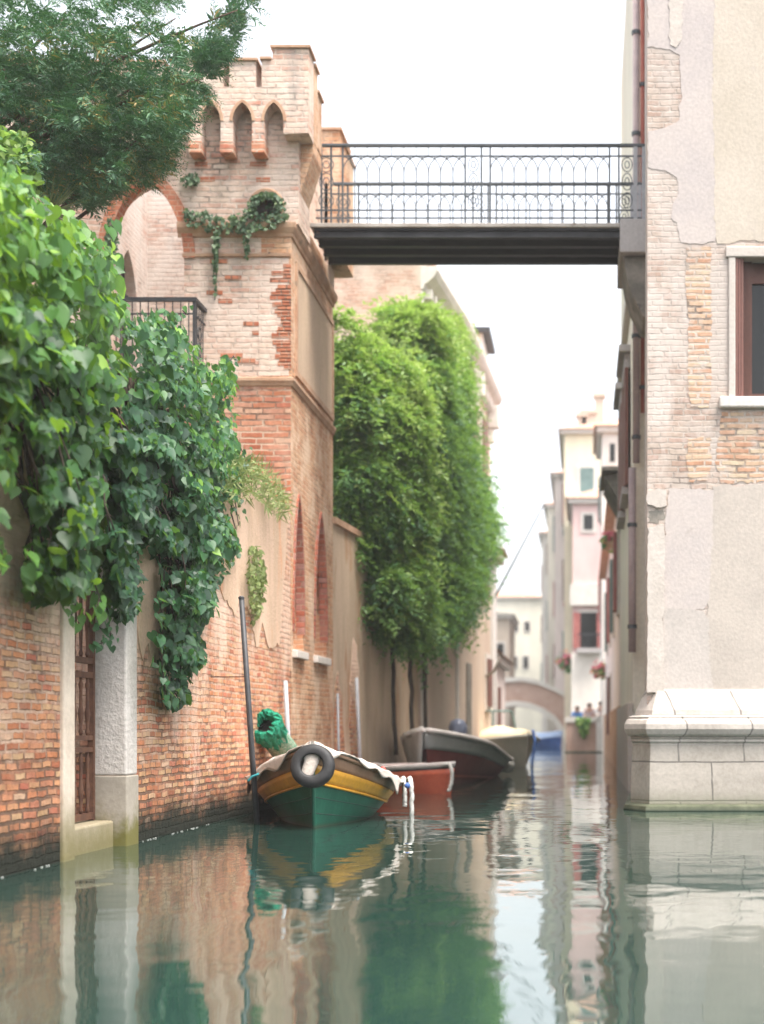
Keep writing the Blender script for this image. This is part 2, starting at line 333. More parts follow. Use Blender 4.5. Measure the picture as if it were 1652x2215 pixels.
M['grass_blade'] = leaf_mat('dry_wall_grass', [(0,(.10,.12,.04)),(.5,(.17,.23,.07)),(1,(.30,.32,.14))], .7, .3, (.3,.4,.1))

# ------------------------------------------------------------------ foliage builders
IVY_V = np.array([(0,0,0),(-.15,.16,.03),(-.10,.38,.07),(.16,.52,.10),(.46,.42,.06),(.72,.20,.0),(1,0,-.12),(.72,-.20,.0),(.46,-.42,.06),(.16,-.52,.10),(-.10,-.38,.07),(-.15,-.16,.03),(.30,0,-.03)], float)
IVY_F = np.array([(0,1,2,12),(12,2,3,4),(12,4,5,6),(0,12,10,11),(12,8,9,10),(12,6,7,8)])
BLADE_V = np.array([(0,0,0),(.4,.17,.03),(1,0,-.08),(.4,-.17,.03)], float)
BLADE_F = np.array([(0,3,2,1)])
def leaf_cloud(name, pts, nrm, tip, size, tint, mat, parent, V=IVY_V, Fc=IVY_F, smooth=True):
    pts = np.asarray(pts, float); n = len(pts); b = np.array(base(parent))
    nrm = nrm/np.linalg.norm(nrm, axis=1, keepdims=True)
    tip = tip-nrm*(tip*nrm).sum(1, keepdims=True); tip /= np.maximum(np.linalg.norm(tip, axis=1, keepdims=True), 1e-6)
    sid = np.cross(nrm, tip)
    k = len(V); s = np.asarray(size)[:, None, None]
    W = pts[:, None, :]+s*(V[None,:,0,None]*tip[:, None, :]+V[None,:,1,None]*sid[:, None, :]+V[None,:,2,None]*nrm[:, None, :])-b
    fc = (Fc[None]+(np.arange(n)*k)[:, None, None]).reshape(-1, Fc.shape[1])
    me = bpy.data.meshes.new(name); nf, fl = fc.shape
    me.vertices.add(n*k); me.vertices.foreach_set('co', W.reshape(-1).astype(np.float32))
    me.loops.add(nf*fl); me.loops.foreach_set('vertex_index', fc.reshape(-1).astype(np.int32))
    me.polygons.add(nf); me.polygons.foreach_set('loop_start', np.arange(0, nf*fl, fl, dtype=np.int32)); me.polygons.foreach_set('loop_total', np.full(nf, fl, np.int32))
    me.polygons.foreach_set('use_smooth', [smooth]*nf)
    me.update(calc_edges=True)
    a = me.attributes.new('tint', 'FLOAT', 'POINT'); a.data.foreach_set('value', np.repeat(np.clip(tint, 0, 1), k).astype(np.float32))
    me.materials.append(mat); me.validate()
    o = bpy.data.objects.new(name, me); COL.objects.link(o); o.parent = parent; WLOC[o.name] = tuple(b)
    return o
def inpoly(x, y, poly):
    r = np.zeros(len(x), bool); n = len(poly)
    for i in range(n):
        x1, y1 = poly[i]; x2, y2 = poly[(i+1) % n]
        c = ((y1 > y) != (y2 > y)) & (x < (x2-x1)*(y-y1)/((y2-y1) if y2 != y1 else 1e-9)+x1); r ^= c
    return r
def sample(poly, n):
    p = np.array(poly, float); lo, hi = p.min(0), p.max(0); xs = []; ys = []; c = 0
    while c < n:
        x = rs.uniform(lo[0], hi[0], n*2); y = rs.uniform(lo[1], hi[1], n*2); m = inpoly(x, y, poly)
        xs.append(x[m]); ys.append(y[m]); c += m.sum()
    return np.concatenate(xs)[:n], np.concatenate(ys)[:n]
def lump(x, y, L, seed, k=7):
    r = np.random.RandomState(seed); t = np.zeros_like(x, dtype=float)
    for i in range(k):
        a = r.uniform(0, 2*np.pi); f = 2*np.pi/(L*r.uniform(.6, 1.8)); t += np.sin((x*np.cos(a)+y*np.sin(a))*f+r.uniform(0, 6.28))
    return t/np.sqrt(k*.5)*.5                       # about -1..1
def edge_dist(x, y, poly):
    d = np.full(len(x), 1e9); n = len(poly)
    for i in range(n):
        a = np.array(poly[i], float); b = np.array(poly[(i+1) % n], float); ab = b-a
        t = np.clip(((x-a[0])*ab[0]+(y-a[1])*ab[1])/max(ab@ab, 1e-9), 0, 1)
        d = np.minimum(d, np.hypot(x-(a[0]+t*ab[0]), y-(a[1]+t*ab[1])))
    return d

# ------------------------------------------------------------------ shape helpers for masonry
WX = lambda a, b, c: (c, a, b)             # (Y, Z) outline on a wall of constant X
WY = lambda a, b, c: (a, c, b)             # (X, Z) outline on a wall of constant Y
WZ = lambda a, b, c: (a, b, c)             # plan outline
def arch(x0, x1, zs, za, tm=62, n=8):      # pointed arch from (x0,zs) over the apex to (x1,zs)
    m = (x0+x1)/2; T = R(tm); o = []
    for i in range(n+1):
        t = T*i/n; o.append((x0+(m-x0)*(1-math.cos(t))/(1-math.cos(T)), zs+(za-zs)*math.sin(t)/math.sin(T)))
    return o+[(x0+x1-a, b) for a, b in o[-2::-1]]
def ring(mb, inner, th, to3, c0, c1):
    n = len(inner); outer = []
    for i in range(n):
        a = Vector(inner[max(i-1, 0)]); b = Vector(inner[min(i+1, n-1)]); t = (b-a).normalized()
        outer.append((inner[i][0]-t.y*th, inner[i][1]+t.x*th))
    return mb.prism(list(inner)+outer[::-1], to3, c0, c1)
def sweep(mb, prof, path):                 # moulding: profile (outward offset, z) along a plan path, wall on the left of travel reversed
    pts = [Vector(p) for p in path]; rows = []
    nr = []
    for i in range(len(pts)-1):
        d = (pts[i+1]-pts[i]).normalized(); nr.append(Vector((d.y, -d.x)))
    for i, p in enumerate(pts):
        if i == 0: nn = nr[0]
        elif i == len(pts)-1: nn = nr[-1]
        else:
            nn = (nr[i-1]+nr[i]); nn = nn/max(nn.dot(nr[i]), .2)
        rows.append([(p.x+nn.x*o, p.y+nn.y*o, z) for o, z in prof])
    k = len(mb.v); mb.grid(rows, closed=True); m = len(prof)
    mb.f += [tuple(k+i for i in range(m)), tuple(k+(len(rows)-1)*m+i for i in range(m-1, -1, -1))]
    return mb
def rough_poly(pts, amp, step, seed, to=lambda x, y: (x, y)):
    r = np.random.RandomState(seed); o = []
    for i in range(len(pts)):
        a = np.array(pts[i], float); b = np.array(pts[(i+1) % len(pts)], float); L = np.hypot(*(b-a)); k = max(1, int(L/step))
        nrm = np.array([-(b-a)[1], (b-a)[0]])/max(L, 1e-6)
        for j in range(k): o.append(to(*(a+(b-a)*j/k+nrm*(r.normal(0, amp) if j else r.normal(0, amp*.5)))))
    return o

# ------------------------------------------------------------------ the setting: water, ground
mb = MB(); mb.add([(-40,1.5,0),(40,1.5,0),(40,260,0),(-40,260,0)], [(0,1,2,3)])
struct(obj('canal_water', mb, M['water']))
mb = MB(); mb.box(-30, -4.3, 4, 19.7, -.6, .26)
struct(obj('garden_ground', mb, M['soil']))
mb = MB(); mb.box(-.72, 1.6, 61.3, 71.9, -.6, .40)
struct(obj('quay_pavement', mb, M['concrete']))

# ------------------------------------------------------------------ left: old garden wall with its water gate
XL = -3.9
gw = thing('garden_wall', 'old orange brick garden wall rising straight from the water, with a gated doorway', 'wall', (XL, 13, 0))
top = [(19.66,3.84),(19.2,3.9),(18.5,3.86),(17.6,3.97),(16.8,3.92),(16,3.98),(15,3.9),(14,3.97),(12.6,3.9),(11,3.98),(9,3.9),(6,3.95)]
mb = MB(); mb.prism([(6,-.6),(11.22,-.6),(11.22,2.72),(12.50,2.72),(12.50,-.6),(19.66,-.6)]+top, WX, XL, XL-.4)
obj('brickwork', mb, M['old_brick'], gw)
mb = MB(); mb.box(XL-.30, XL+.03, 10.99, 11.235, -.5, 2.6); obj('door_jamb', mb, M['jamb'], gw, bevel=.012)
jb = MB(); jb.box(XL-.30, XL+.03, 12.485, 12.80, .60, 2.75); fj = obj('door_jamb', jb, M['pilaster'], gw, bevel=.015, label='wide chalky white stone pilaster')
mb = MB(); mb.box(XL-.31, XL+.04, 12.475, 12.81, -.5, .597); obj('jamb_foot', mb, M['pilaster_foot'], fj, bevel=.012)
mb = MB(); mb.box(XL-.38, XL+.03, 10.99, 12.80, 2.76, 3.0); obj('lintel', mb, M['pilaster'], gw, bevel=.012)
mb = MB(); mb.box(XL-.40, XL-.07, 11.24, 12.472, -.5, .22); obj('threshold', mb, M['jamb'], gw, bevel=.02)
gate = MB(); gx = XL-.25
for z0, z1 in ((.235,.29),(.80,.84),(.90,.94),(1.42,1.47),(1.54,1.59),(2.42,2.48)): gate.box(gx-.02, gx+.02, 11.29, 12.44, z0, z1)
for y in (11.25, 12.42): gate.box(gx-.025, gx+.025, y, y+.045, .225, 2.7)
gt = obj('iron_gate', gate, M['rust'], gw)
for i in range(7):
    y = 11.38+i*.16; mb = MB()
    for z0, z1 in ((.29,.80),(.94,1.42),(1.59,2.42)):
        L = z1-z0
        mb.lathe([(.012,z0),(.02,z0+.03),(.012,z0+.06),(.017,z0+L*.25),(.026,z0+L*.38),(.015,z0+L*.5),(.014,z0+L*.8),(.022,z0+L*.88),(.012,z0+L*.94),(.014,z1)], (gx, y, 0), 8)
    obj('gate_baluster', mb, M['rust'], gt, smooth=True)
def lslab(pts, th, seed, mat):
    q = [PX(a, b, XL)[1:] for a, b in pts]
    q = rough_poly(q, .022, .09, seed)
    obj('stucco_remains', MB().prism(q, WX, XL+th, XL-.02), mat, gw)
M['wall_stucco'] = plain('streaked_wall_stucco', (.70,.50,.37), (.52,.37,.26), 1.5, rough=.93, streak=.16, bump=.6, bd=.02, spots=(.55,.66,(.60,.33,.20)))
lslab([(448,1080),(500,1040),(560,1040),(622,1118),(612,1260),(604,1390),(580,1402),(566,1350),(552,1400),(540,1330),(520,1290),(505,1330),(480,1290),(462,1240),(470,1150)], .012, 41, M['wall_stucco'])
lslab([(296,1150),(340,1150),(344,1300),(338,1420),(325,1440),(318,1390),(306,1430),(296,1380)], .014, 42, M['wall_stucco'])
lslab([(-30,900),(48,900),(60,1010),(56,1100),(20,1120),(-30,1090)], .012, 43, M['wall_stucco'])
ib = thing('inner_garden_wall', 'brick wall inside the garden, seen through the rusty water gate', 'wall', (-5.3, 13, .26))
mb = MB(); mb.box(-5.5, -5.2, 11.0, 19.6, .2, 2.6); obj('brickwork', mb, M['tower_red'], ib)
mb = MB(); mb.box(-5.55, -5.15, 10.95, 19.62, 2.6, 2.68); obj('coping', mb, M['concrete'], ib, bevel=.02)

fm = MB(); r9 = np.random.RandomState(12)
for k in range(170):
    y = r9.uniform(9.2, 15.3)
    if 10.9 < y < 12.9 or math.sin(y*9.1)+.6*math.sin(y*23) < r9.uniform(-1, 1.2): continue
    x = XL+.012+abs(r9.normal(0, .012)); a_ = r9.uniform(.003, .009)
    fm.lathe([(a_*.8,.001),(a_,.004),(a_*.4,.007)], (x, y, 0), 6)
fo = obj('foam', fm, plain('water_foam', (.55,.56,.53), rough=.6)); fo['kind'] = 'stuff'
# ------------------------------------------------------------------ left: battlemented brick gate tower
YT = 19.7
tx = lambda x: sX(x, YT); tz = lambda y: sZ(y, YT)
tower = thing('brick_tower', 'battlemented pale brick gate tower with a big pointed arch, carrying the iron footbridge', 'tower', (-5, YT, 0))
XW = -4.2
obj('front_wall', MB().box(-9.5, XW-.1, YT, YT+.35, -.6, 5.62), M['tower_red'], tower, label='redder lower brick wall facing the garden')
a0, a1 = tx(235), tx(398)
outl = [(-9.5,5.62),(a0,5.62),(a0,tz(505))]+arch(a0, a1, tz(500), tz(388), 66)+[(a1,5.62),(XW-.1,5.62),(XW-.1,7.62),(XW+.02,7.62),(XW+.02,9.5),(-9.5,9.5)]
obj('front_wall', MB().prism(outl, WY, YT, YT+.35), M['tower_brick'], tower)
mb = MB(); ring(mb, arch(a0, a1, tz(560), tz(388), 66, 12), .15, WY, YT-.03, YT+.2); obj('arch_ring', mb, M['red_voussoir'], tower)
# parapet on pointed corbel arches, stepped and slotted
pY = 19.45; px = lambda x: sX(x, pY); pz = lambda y: sZ(y, pY)
o = [(px(667),pz(105)),(px(667),pz(288)),(px(613),pz(290))]
for i in range(10):
    c = 592-68*i
    o += [(a, b) for a, b in arch(px(c-21), px(c+21), pz(262), pz(222), 60, 6)[::-1]]
    bt = 326 if i < 3 else 330
    if i < 9: o += [(px(c-21),pz(bt)),(px(c-30),pz(bt+3)),(px(c-47),pz(bt))]
    else: o += [(px(c-21),pz(330)),(px(c-60),pz(330))]
lx = 592-68*9-60
mer = [(lx,-22),(-12,42),(54,110),(122,178),(190,248),(258,286),(300,354),(367,416),(431,483),(496,553)]
caps = []
for i, (xa, xb) in enumerate(mer):
    t = 134+rs.uniform(-4, 4); nb = 190+rs.uniform(-3, 3)
    o += [(px(xa),pz(t)),(px(xb),pz(t)),(px(xb),pz(nb)),(px(mer[i+1][0] if i+1 < len(mer) else 566),pz(nb))]
    caps.append((xa, xb, t))
o += [(px(566),pz(130)),(px(589),pz(130)),(px(589),pz(105))]
obj('parapet', MB().prism(o, WY, pY, YT+.12), M['tower_brick'], tower)
for xa, xb, t in caps+[(566,588,130),(589,667,105)]:
    obj('merlon_cap', MB().box(px(xa)-.025, px(xb)+(.03 if xb != 588 else -.004), pY-.035, YT+.15, pz(t)+.002, pz(t)+.035), M['moulding'], tower)
for i in range(6):
    c = 592-68*i
    mb = MB(); ring(mb, arch(px(c-21), px(c+21), pz(262), pz(222), 60, 6), .04, WY, pY-.012, pY+.05); obj('corbel_arch', mb, M['moulding'], tower)
    obj('corbel_foot', MB().box(px(c-48), px(c-20), pY-.01, YT+.05, pz(330), pz(306)), M['tower_red'], tower)
# canal side of the tower
y0, y1 = YT, 23.0
def pe(x, y): return PX(x, y, XL)[1:]
obj('side_wall', MB().box(XW-.1, XL, y0, y1, -.6, 2.06), M['tower_side'], tower)
l1 = (19.86, 20.55); l2 = (21.42, 22.40)
sp = [(y0,2.06)]
for a, b in (l1, l2): sp += [(a,2.06)]+arch(a, b, 3.45, 4.15, 58)+[(b,2.06)]
sp += [(y1,2.06),(y1,5.62),(y0,5.62)]
obj('side_wall', MB().prism(sp, WX, XL, XW-.1), M['tower_side'], tower)
for a, b in (l1, l2):
    lw = obj('lancet_window', MB().box(XW-.05, XW+.04, a-.05, b+.05, 2.0, 4.3), M['lancet_brick'], tower)
    obj('sill', MB().box(XW+.04, XL+.07, a-.08, b+.06, 1.95, 2.056), M['stone_trim'], lw, bevel=.01)
    mb = MB(); ring(mb, arch(a, b, 2.3, 4.15, 70, 12), .07, WX, XL+.02, XL-.1); obj('brick_surround', mb, M['lancet_brick'], lw)
obj('side_wall', MB().box(XW-.1, XL, y0, y1, 5.62, 7.62), M['tower_side'], tower)
obj('plaster_panel', MB().box(XL, XL+.012, 20.05, 22.85, 5.86, 7.25), M['panel_plaster'], tower, label='brown plaster panel framed by mouldings')
mb = MB()
for a, b, c, d in ((19.97,22.93,5.78,5.858),(19.97,22.93,7.252,7.33),(19.97,20.048,5.858,7.252),(22.852,22.93,5.858,7.252)): mb.box(XL, XL+.03, a, b, c, d)
obj('panel_frame', mb, M['moulding'], tower)
obj('side_wall', MB().box(XW+.02, XL+.1, y0, 20.52, 7.74, 9.42), M['tower_brick'], tower)
obj('side_wall', MB().box(XW-.08, XL+.02, 22.42, y1, 7.74, 9.3), M['tower_brick'], tower)
obj('side_wall', MB().box(XW-.08, XL+.02, 20.521, 22.419, 7.755, 8.02), M['tower_side'], tower)
obj('side_wall', MB().box(XL-.3, XL-.03, 20.521, 22.419, 8.021, 9.35), M['tower_brick'], tower)
pr = [(0,7.56),(.02,7.57),(.03,7.61),(.05,7.64),(.07,7.68),(.075,7.72),(.075,7.745),(0,7.75)]
mb = MB(); sweep(mb, pr, [(tx(385),YT),(XL,YT),(XL,y1)]); obj('cornice', mb, M['moulding'], tower)
pr = [(0,5.57),(.02,5.58),(.03,5.61),(.05,5.64),(.05,5.68),(0,5.70)]
mb = MB(); sweep(mb, pr, [(-9.4,YT),(XL,YT),(XL,y1)]); obj('string_course', mb, M['moulding'], tower)
pr = [(0,7.30),(.03,7.305),(.035,7.34),(0,7.35)]
mb = MB(); sweep(mb, pr, [(tx(395),YT),(XL-.001,YT)]); obj('string_course', mb, M['moulding'], tower)
obj('corner_turret', MB().box(XL-.05, px(667), YT+.125, 20.12, 8.9, 9.93).box(XL-.05, px(667)-.01, 20.122, 20.5, 8.95, 9.70), M['tower_side'], tower)
obj('corner_turret', MB().prism([(XL+.1,8.2),(px(667)-.004,8.75),(px(667)-.004,8.9),(XL+.1,8.9)], WY, YT+.13, 20.45), M['tower_side'], tower)
obj('merlon_cap', MB().box(XL-.07, px(667)+.03, YT+.155, 20.15, 9.932, 9.965), M['moulding'], tower)
obj('merlon_cap', MB().box(XL-.07, px(667)+.02, 20.152, 20.53, 9.702, 9.735), M['moulding'], tower)
obj('gate_pier', MB().box(XL-.3, sX(725,22), 22.42, 23.3, 8.12, 10.1).box(sX(725,22)+.001, sX(745,22.4), 22.46, 23.28, 8.12, 9.85), M['tower_side'], tower)
obj('pier_cap', MB().box(XL-.32, sX(725,22)+.03, 22.39, 23.33, 10.102, 10.14).box(sX(725,22)+.032, sX(745,22.4)+.03, 22.43, 23.31, 9.852, 9.89), M['moulding'], tower)
obj('corner_facing', MB().box(XW-.13, XL-.004, YT-.007, YT+.01, 2.1, 5.55), M['tower_red'], tower)
obj('corner_facing', MB().box(XW-.13, XL-.03, YT-.007, YT+.01, 5.71, 7.29), M['tower_brick'], tower)
mb = MB(); r7 = np.random.RandomState(2)
for k in range(34):
    z = 5.8+.075*k*.62
    if z < 7.25 and r7.uniform() < .75: mb.box(XL-.03-r7.uniform(.06, .26), XL-.001, YT-.012, YT+.01, z, z+.058)
for k in range(16):
    x_ = r7.uniform(-5.2, -4.2); z = r7.uniform(5.8, 9.2)
    if not (7.4 < z < 7.8): mb.box(x_, x_+r7.uniform(.12, .3), YT-.006, YT+.01, z, z+.06)
obj('corner_brickwork', mb, M['red_voussoir'], tower)
# inner court behind the arch
obj('back_wall', MB().box(-6.9, XW-.1, 22.5, 22.8, -.5, 9.25), M['court_brick'], tower)
iw = [(20.05,5.7),(21.15,5.7),(21.15,7.3)]+arch(21.15, 21.95, 7.3, 8.0, 58)+[(21.95,5.7),(22.5,5.7),(22.5,9.25),(20.05,9.25)]
obj('inner_wall', MB().prism(iw, WX, -6.65, -6.9), M['court_brick'], tower)
obj('terrace_floor', MB().box(-6.9, XW-.1, 20.05, 22.5, 5.5, 5.7), M['concrete'], tower)
mb = MB()
for y in (21.3, 21.45, 21.6, 21.75): mb.box(-6.80, -6.77, y, y+.025, 5.7, 7.9)
for z in (6.3, 6.9, 7.4): mb.box(-6.805, -6.765, 21.15, 21.95, z, z+.03)
obj('window_grille', mb, M['black_iron'], tower)
# round vent
ocx, ocz = tx(576), tz(447); oc = obj('round_window', MB().lathe([(.01,YT-.006),(.185,YT-.006),(.185,YT+.05)], (ocx, 0, ocz), 28, 'y'), plain('dark_recess_disc', (.05,.04,.045), (.09,.06,.05), 9), tower, smooth=False)  # flat disc coloured dark as the shaded oculus recess
mb = MB(); mb.tube([(ocx+.21*math.cos(t), YT-.01, ocz+.21*math.sin(t)) for t in np.linspace(0, 2*math.pi, 29)[:-1]], .035, 6, closed=True); obj('brick_ring', mb, M['moulding'], oc)
obj('iron_bar', MB().box(ocx-.012, ocx+.012, YT-.03, YT-.008, ocz-.19, ocz+.19), M['rust'], oc)
obj('hole_shade_patch', MB().box(tx(580), tx(584), YT-.004, YT+.01, tz(556), tz(546)), M['black_iron'], tower)  # black chip on the wall standing for the shade in a hole
# iron balcony in front of the arch
bal = thing('iron_balcony', 'small black iron balcony railing in front of the big tower arch', 'balcony', (-5.5, 19.4, 5.6))
obj('floor_slab', MB().box(-6.7, -4.98, 19.12, YT-.002, 5.58, 5.68), M['concrete'], bal)
mb = MB(); mb.box(-6.65, -5.02, 19.13, 19.19, 6.55, 6.60).box(-5.08, -5.02, 19.192, 19.69, 6.55, 6.60); obj('handrail', mb, M['black_iron'], bal)
mb = MB(); mb.box(-6.63, -5.04, 19.15, 19.17, 6.38, 6.40).box(-5.06, -5.04, 19.172, 19.69, 6.38, 6.40); obj('lower_rail', mb, M['black_iron'], bal)
obj('corner_post', MB().box(-5.07, -5.03, 19.14, 19.18, 5.68, 6.55), M['black_iron'], bal)
for i in range(15): obj('baluster', MB().box(-6.6+i*.105, -6.588+i*.105, 19.154, 19.166, 5.68, 6.55), M['black_iron'], bal)
for i in range(4): obj('baluster', MB().box(-5.056, -5.044, 19.28+i*.1, 19.292+i*.1, 5.68, 6.55), M['black_iron'], bal)
mb = MB()
for cz in (5.82, 6.0, 6.2): mb.tube([(-5.055+.0*t, 19.43+.10*math.cos(t), cz+.08*math.sin(t)) for t in np.linspace(0, 6.28, 16)[:-1]], .008, 5, closed=True)
obj('scrollwork', mb, M['black_iron'], bal)
lamp = thing('wall_lantern', 'small white glass lantern on the tower beside the footbridge', 'lamp', P(668, 408, 20.55))
c = P(668, 408, 20.55)
obj('glass', MB().lathe([(.03,-.09),(.05,-.05),(.055,.06),(.03,.08)], c, 10), plain('lantern_glass', (.7,.72,.74), rough=.2), lamp, smooth=True)
obj('cap', MB().lathe([(.07,.082),(.05,.12),(.015,.15)], c, 10), M['black_iron'], lamp, smooth=True)
obj('bracket', MB().tube([(c[0], c[1], c[2]+.15), (c[0]-.05, c[1], c[2]+.2), (XL+.09, c[1]-.05, c[2]+.18)], .01, 6), M['black_iron'], lamp)

# ------------------------------------------------------------------ the iron footbridge
br = thing('iron_footbridge', 'iron footbridge with dark steel beams and interlaced arch railings crossing above the canal', 'bridge', (-1.5, 21.3, 8))
X0b, X1b = XL+.12, .52
obj('deck', MB().box(X0b-.05, X1b-.002, 20.66, 22.30, 8.03, 8.09), M['concrete'], br, bevel=.01)
for i, y in enumerate((20.70, 21.08, 21.47, 21.86)):
    mb = MB(); mb.box(X0b, X1b+.04, y-.0, y+.09, 7.90, 7.922).box(X0b, X1b+.04, y+.035, y+.055, 7.922, 8.0).box(X0b, X1b+.04, y, y+.09, 8.0, 8.028)
    obj('steel_beam', mb, M['beam_face'] if i == 0 else M['beam'], br, label='stained front beam with rust marks' if i == 0 else None)
def railing(Y):
    zz = lambda y: sZ(y, 20.75)
    zt, z1, z3, z4 = zz(315), zz(338), zz(455), zz(472)
    xl = XL+.16 if Y < 21.5 else XL+.14
    r0 = obj('railing', MB().box(xl, .88, Y-.03, Y+.03, zt-.022, zt+.022), M['grey_iron'], br, bevel=.01)
    for z in (z1, z3, z4): obj('thin_rail', MB().box(xl-.02, .86, Y-.009, Y+.009, z-.010, z+.010), M['grey_iron'], r0)
    posts = [XL+.22, sX(716,20.75), sX(741,20.75), sX(1006,20.75), sX(1041,20.75), sX(1060,20.75), sX(1318,20.75), sX(1338,20.75)]
    for p in posts: obj('post', MB().box(p-.013, p+.013, Y-.011, Y+.011, 8.09, zt-.022), M['grey_iron'], r0)
    for p in (sX(1374,20.75), sX(1392,20.75)): obj('post', MB().box(p-.026, p+.026, Y-.026, Y+.026, 8.13, zt-.022), M['post_grey'], r0, label='thick pale grey end post')
    tr = MB()
    for xa, xb, nb in ((sX(741,20.75), sX(1006,20.75), 10), (sX(1060,20.75), sX(1318,20.75), 10)):
        s = (xb-xa)/nb; zs = z1-.24
        for i in range(nb+1):
            x = xa+i*s
            if 0 < i < nb: obj('baluster', MB().tube([(x,Y,8.09),(x,Y,zs)], .0085, 6), M['grey_iron'], r0)
            for dr in (-1, 1):
                if 0 <= i+dr <= nb:
                    tr.tube([(x+dr*s*(1-math.cos(t)), Y, zs+(z1-.01-zs)*math.sin(t)) for t in np.linspace(0, math.pi/2, 8)], .0075, 5)
            tr.tube([(x,Y,z1),(x,Y,zt-.02)], .006, 5)
            if 0 < i: tr.lathe([(.002,-.02),(.016,0),(.002,.02)], (x-s/2, Y, zs+(z1-zs)*.87), 6)
    for xc, hw in (((posts[1]+posts[0])/2, .13), ((posts[4]+posts[3])/2, .09), (sX(1356,20.75), .09)):
        for zc, rx_, rz in ((z1-.12,hw*.8,.10),(z1-.36,hw*.75,.12),(z3+.14,hw*.8,.11)):
            tr.tube([(xc+rx_*math.cos(t), Y, zc+rz*math.sin(t)) for t in np.linspace(0, 2*math.pi, 15)[:-1]], .007, 5, closed=True)
            tr.tube([(xc+rx_*.45*math.cos(t), Y, zc+rz*.5*math.sin(t)) for t in np.linspace(0, 2*math.pi, 11)[:-1]], .007, 5, closed=True)
    obj('tracery', tr, M['grey_iron'], r0)
railing(20.75); railing(22.22)
obj('stone_bearing', MB().box(.522, 1.0, 20.6, 22.35, 7.66, 8.13), M['grey_stone'], br, bevel=.015)
obj('stone_bracket', MB().prism([(.57,7.655),(.97,7.655),(.97,6.75),(.85,6.8),(.78,6.95),(.70,7.1),(.62,7.35)], WY, 20.75, 21.85), M['dark_stone'], br, bevel=.02)

# ------------------------------------------------------------------ right: tall patched house on a stone plinth
YR, XR = 18.0, .79
rx = lambda x: sX(x, YR); rz = lambda y: sZ(y, YR)
rh = thing('patched_house', 'tall pale house of washed brick and peeling plaster on a white stone plinth', 'house', (3, 20, 0))
wx0, wx1, wz0, wz1 = rx(1590), rx(1772), rz(860), rz(558)
fp = [(XR,YR),(XR+.02,18.6),(XR+.20,23.5),(7,23.5),(7,YR+.4),(XR+.3,YR+.4)]
# front wall with a real window opening, then the body behind it
fr = [(XR,-.5),(wx0,-.5),(wx0,wz1),(wx1,wz1),(wx1,-.5),(7,-.5),(7,13.5),(XR,13.5)]
obj('brick_wall', MB().prism([(XR,wz0),(wx0,wz0),(wx0,wz1),(wx1,wz1),(wx1,wz0),(7,wz0),(7,13.5),(XR,13.5)], WY, YR, YR+.35), M['r_brick'], rh)
obj('brick_wall', MB().box(XR, 7, YR, YR+.35, -.5, wz0), M['r_brick'], rh)
obj('side_wall', MB().prism([(XR+.001,YR+.352),(XR+.2,23.49),(XR+.5,23.49),(XR+.3,YR+.352)], WZ, -.5, 13.5), M['r_stone'], rh)
def slab(name, pts, mat, th, seed, amp=1.5, step=9, label=None):
    q = rough_poly(pts, amp, step, seed)
    return obj(name, MB().prism([(rx(a), rz(b)) for a, b in q], WY, YR-th, YR+.01), mat, rh, label=label)
slab('plaster_patch', [(1400,-300),(1546,-300),(1547,60),(1543,200),(1549,330),(1547,430),(1549,500),(1545,522),(1520,528),(1472,525),(1464,482),(1450,470),(1456,440),(1468,410),(1462,385),(1445,372),(1401,362),(1402,284),(1440,276),(1468,262),(1473,200),(1470,120),(1448,108),(1401,103)], M['r_lav'], .006, 1, label='lavender grey plaster strip')
slab('plaster_patch', [(1544,-300),(1900,-300),(1900,515),(1800,520),(1652,524),(1610,519),(1575,527),(1550,528),(1545,500),(1544,300),(1540,200),(1544,60)], M['r_tan'], .008, 2, label='tan plaster')
slab('plaster_patch', [(1448,-300),(1474,-300),(1475,40),(1472,90),(1462,104),(1450,98),(1446,40)], M['r_stone'], .014, 3, label='chipped pale strip')
slab('brick_patch', [(1484,537),(1538,535),(1536,600),(1540,680),(1534,760),(1540,820),(1532,882),(1492,880),(1486,800),(1490,700),(1482,620)], M['r_brick_red'], .006, 4, 1.5, 7, label='redder repaired brick')
slab('brick_patch', [(1560,890),(1700,892),(1800,890),(1800,1040),(1640,1042),(1560,1046),(1545,1000),(1556,940)], M['r_brick_red'], .006, 5, 1.8, 8)
slab('brick_patch', [(1488,950),(1536,946),(1540,1000),(1530,1040),(1490,1042),(1484,1000)], M['r_brick_red'], .0065, 6, 1.5, 7)
slab('stucco_patch', [(1446,1056),(1542,1060),(1548,1120),(1544,1240),(1536,1290),(1520,1320),(1434,1316),(1434,1200)], M['r_lav'], .006, 7)
slab('stucco_patch', [(1541,1052),(1652,1046),(1900,1050),(1900,1500),(1540,1500),(1530,1420),(1530,1340),(1537,1250),(1541,1120)], M['r_beige'], .0065, 8, label='beige stucco')
slab('stucco_patch', [(1434,1316),(1520,1321),(1534,1340),(1534,1420),(1544,1500),(1434,1500)], M['r_grey'], .008, 9, label='grey stucco')
slab('corner_stone', [(1400,1142),(1436,1136),(1438,1200),(1434,1330),(1436,1498),(1399,1498)], M['r_stone'], .05, 10, 1.2, 10)
slab('corner_stone', [(1400,1064),(1440,1060),(1441,1094),(1420,1098),(1400,1092)], M['r_stone'], .035, 11, 2, 8)
slab('hollow_shade_patch', [(1402,1106),(1432,1102),(1440,1118),(1424,1134),(1403,1130)], M['dark_stone'], .004, 12, 2, 6)  # flat dark patch coloured as the shade inside broken masonry
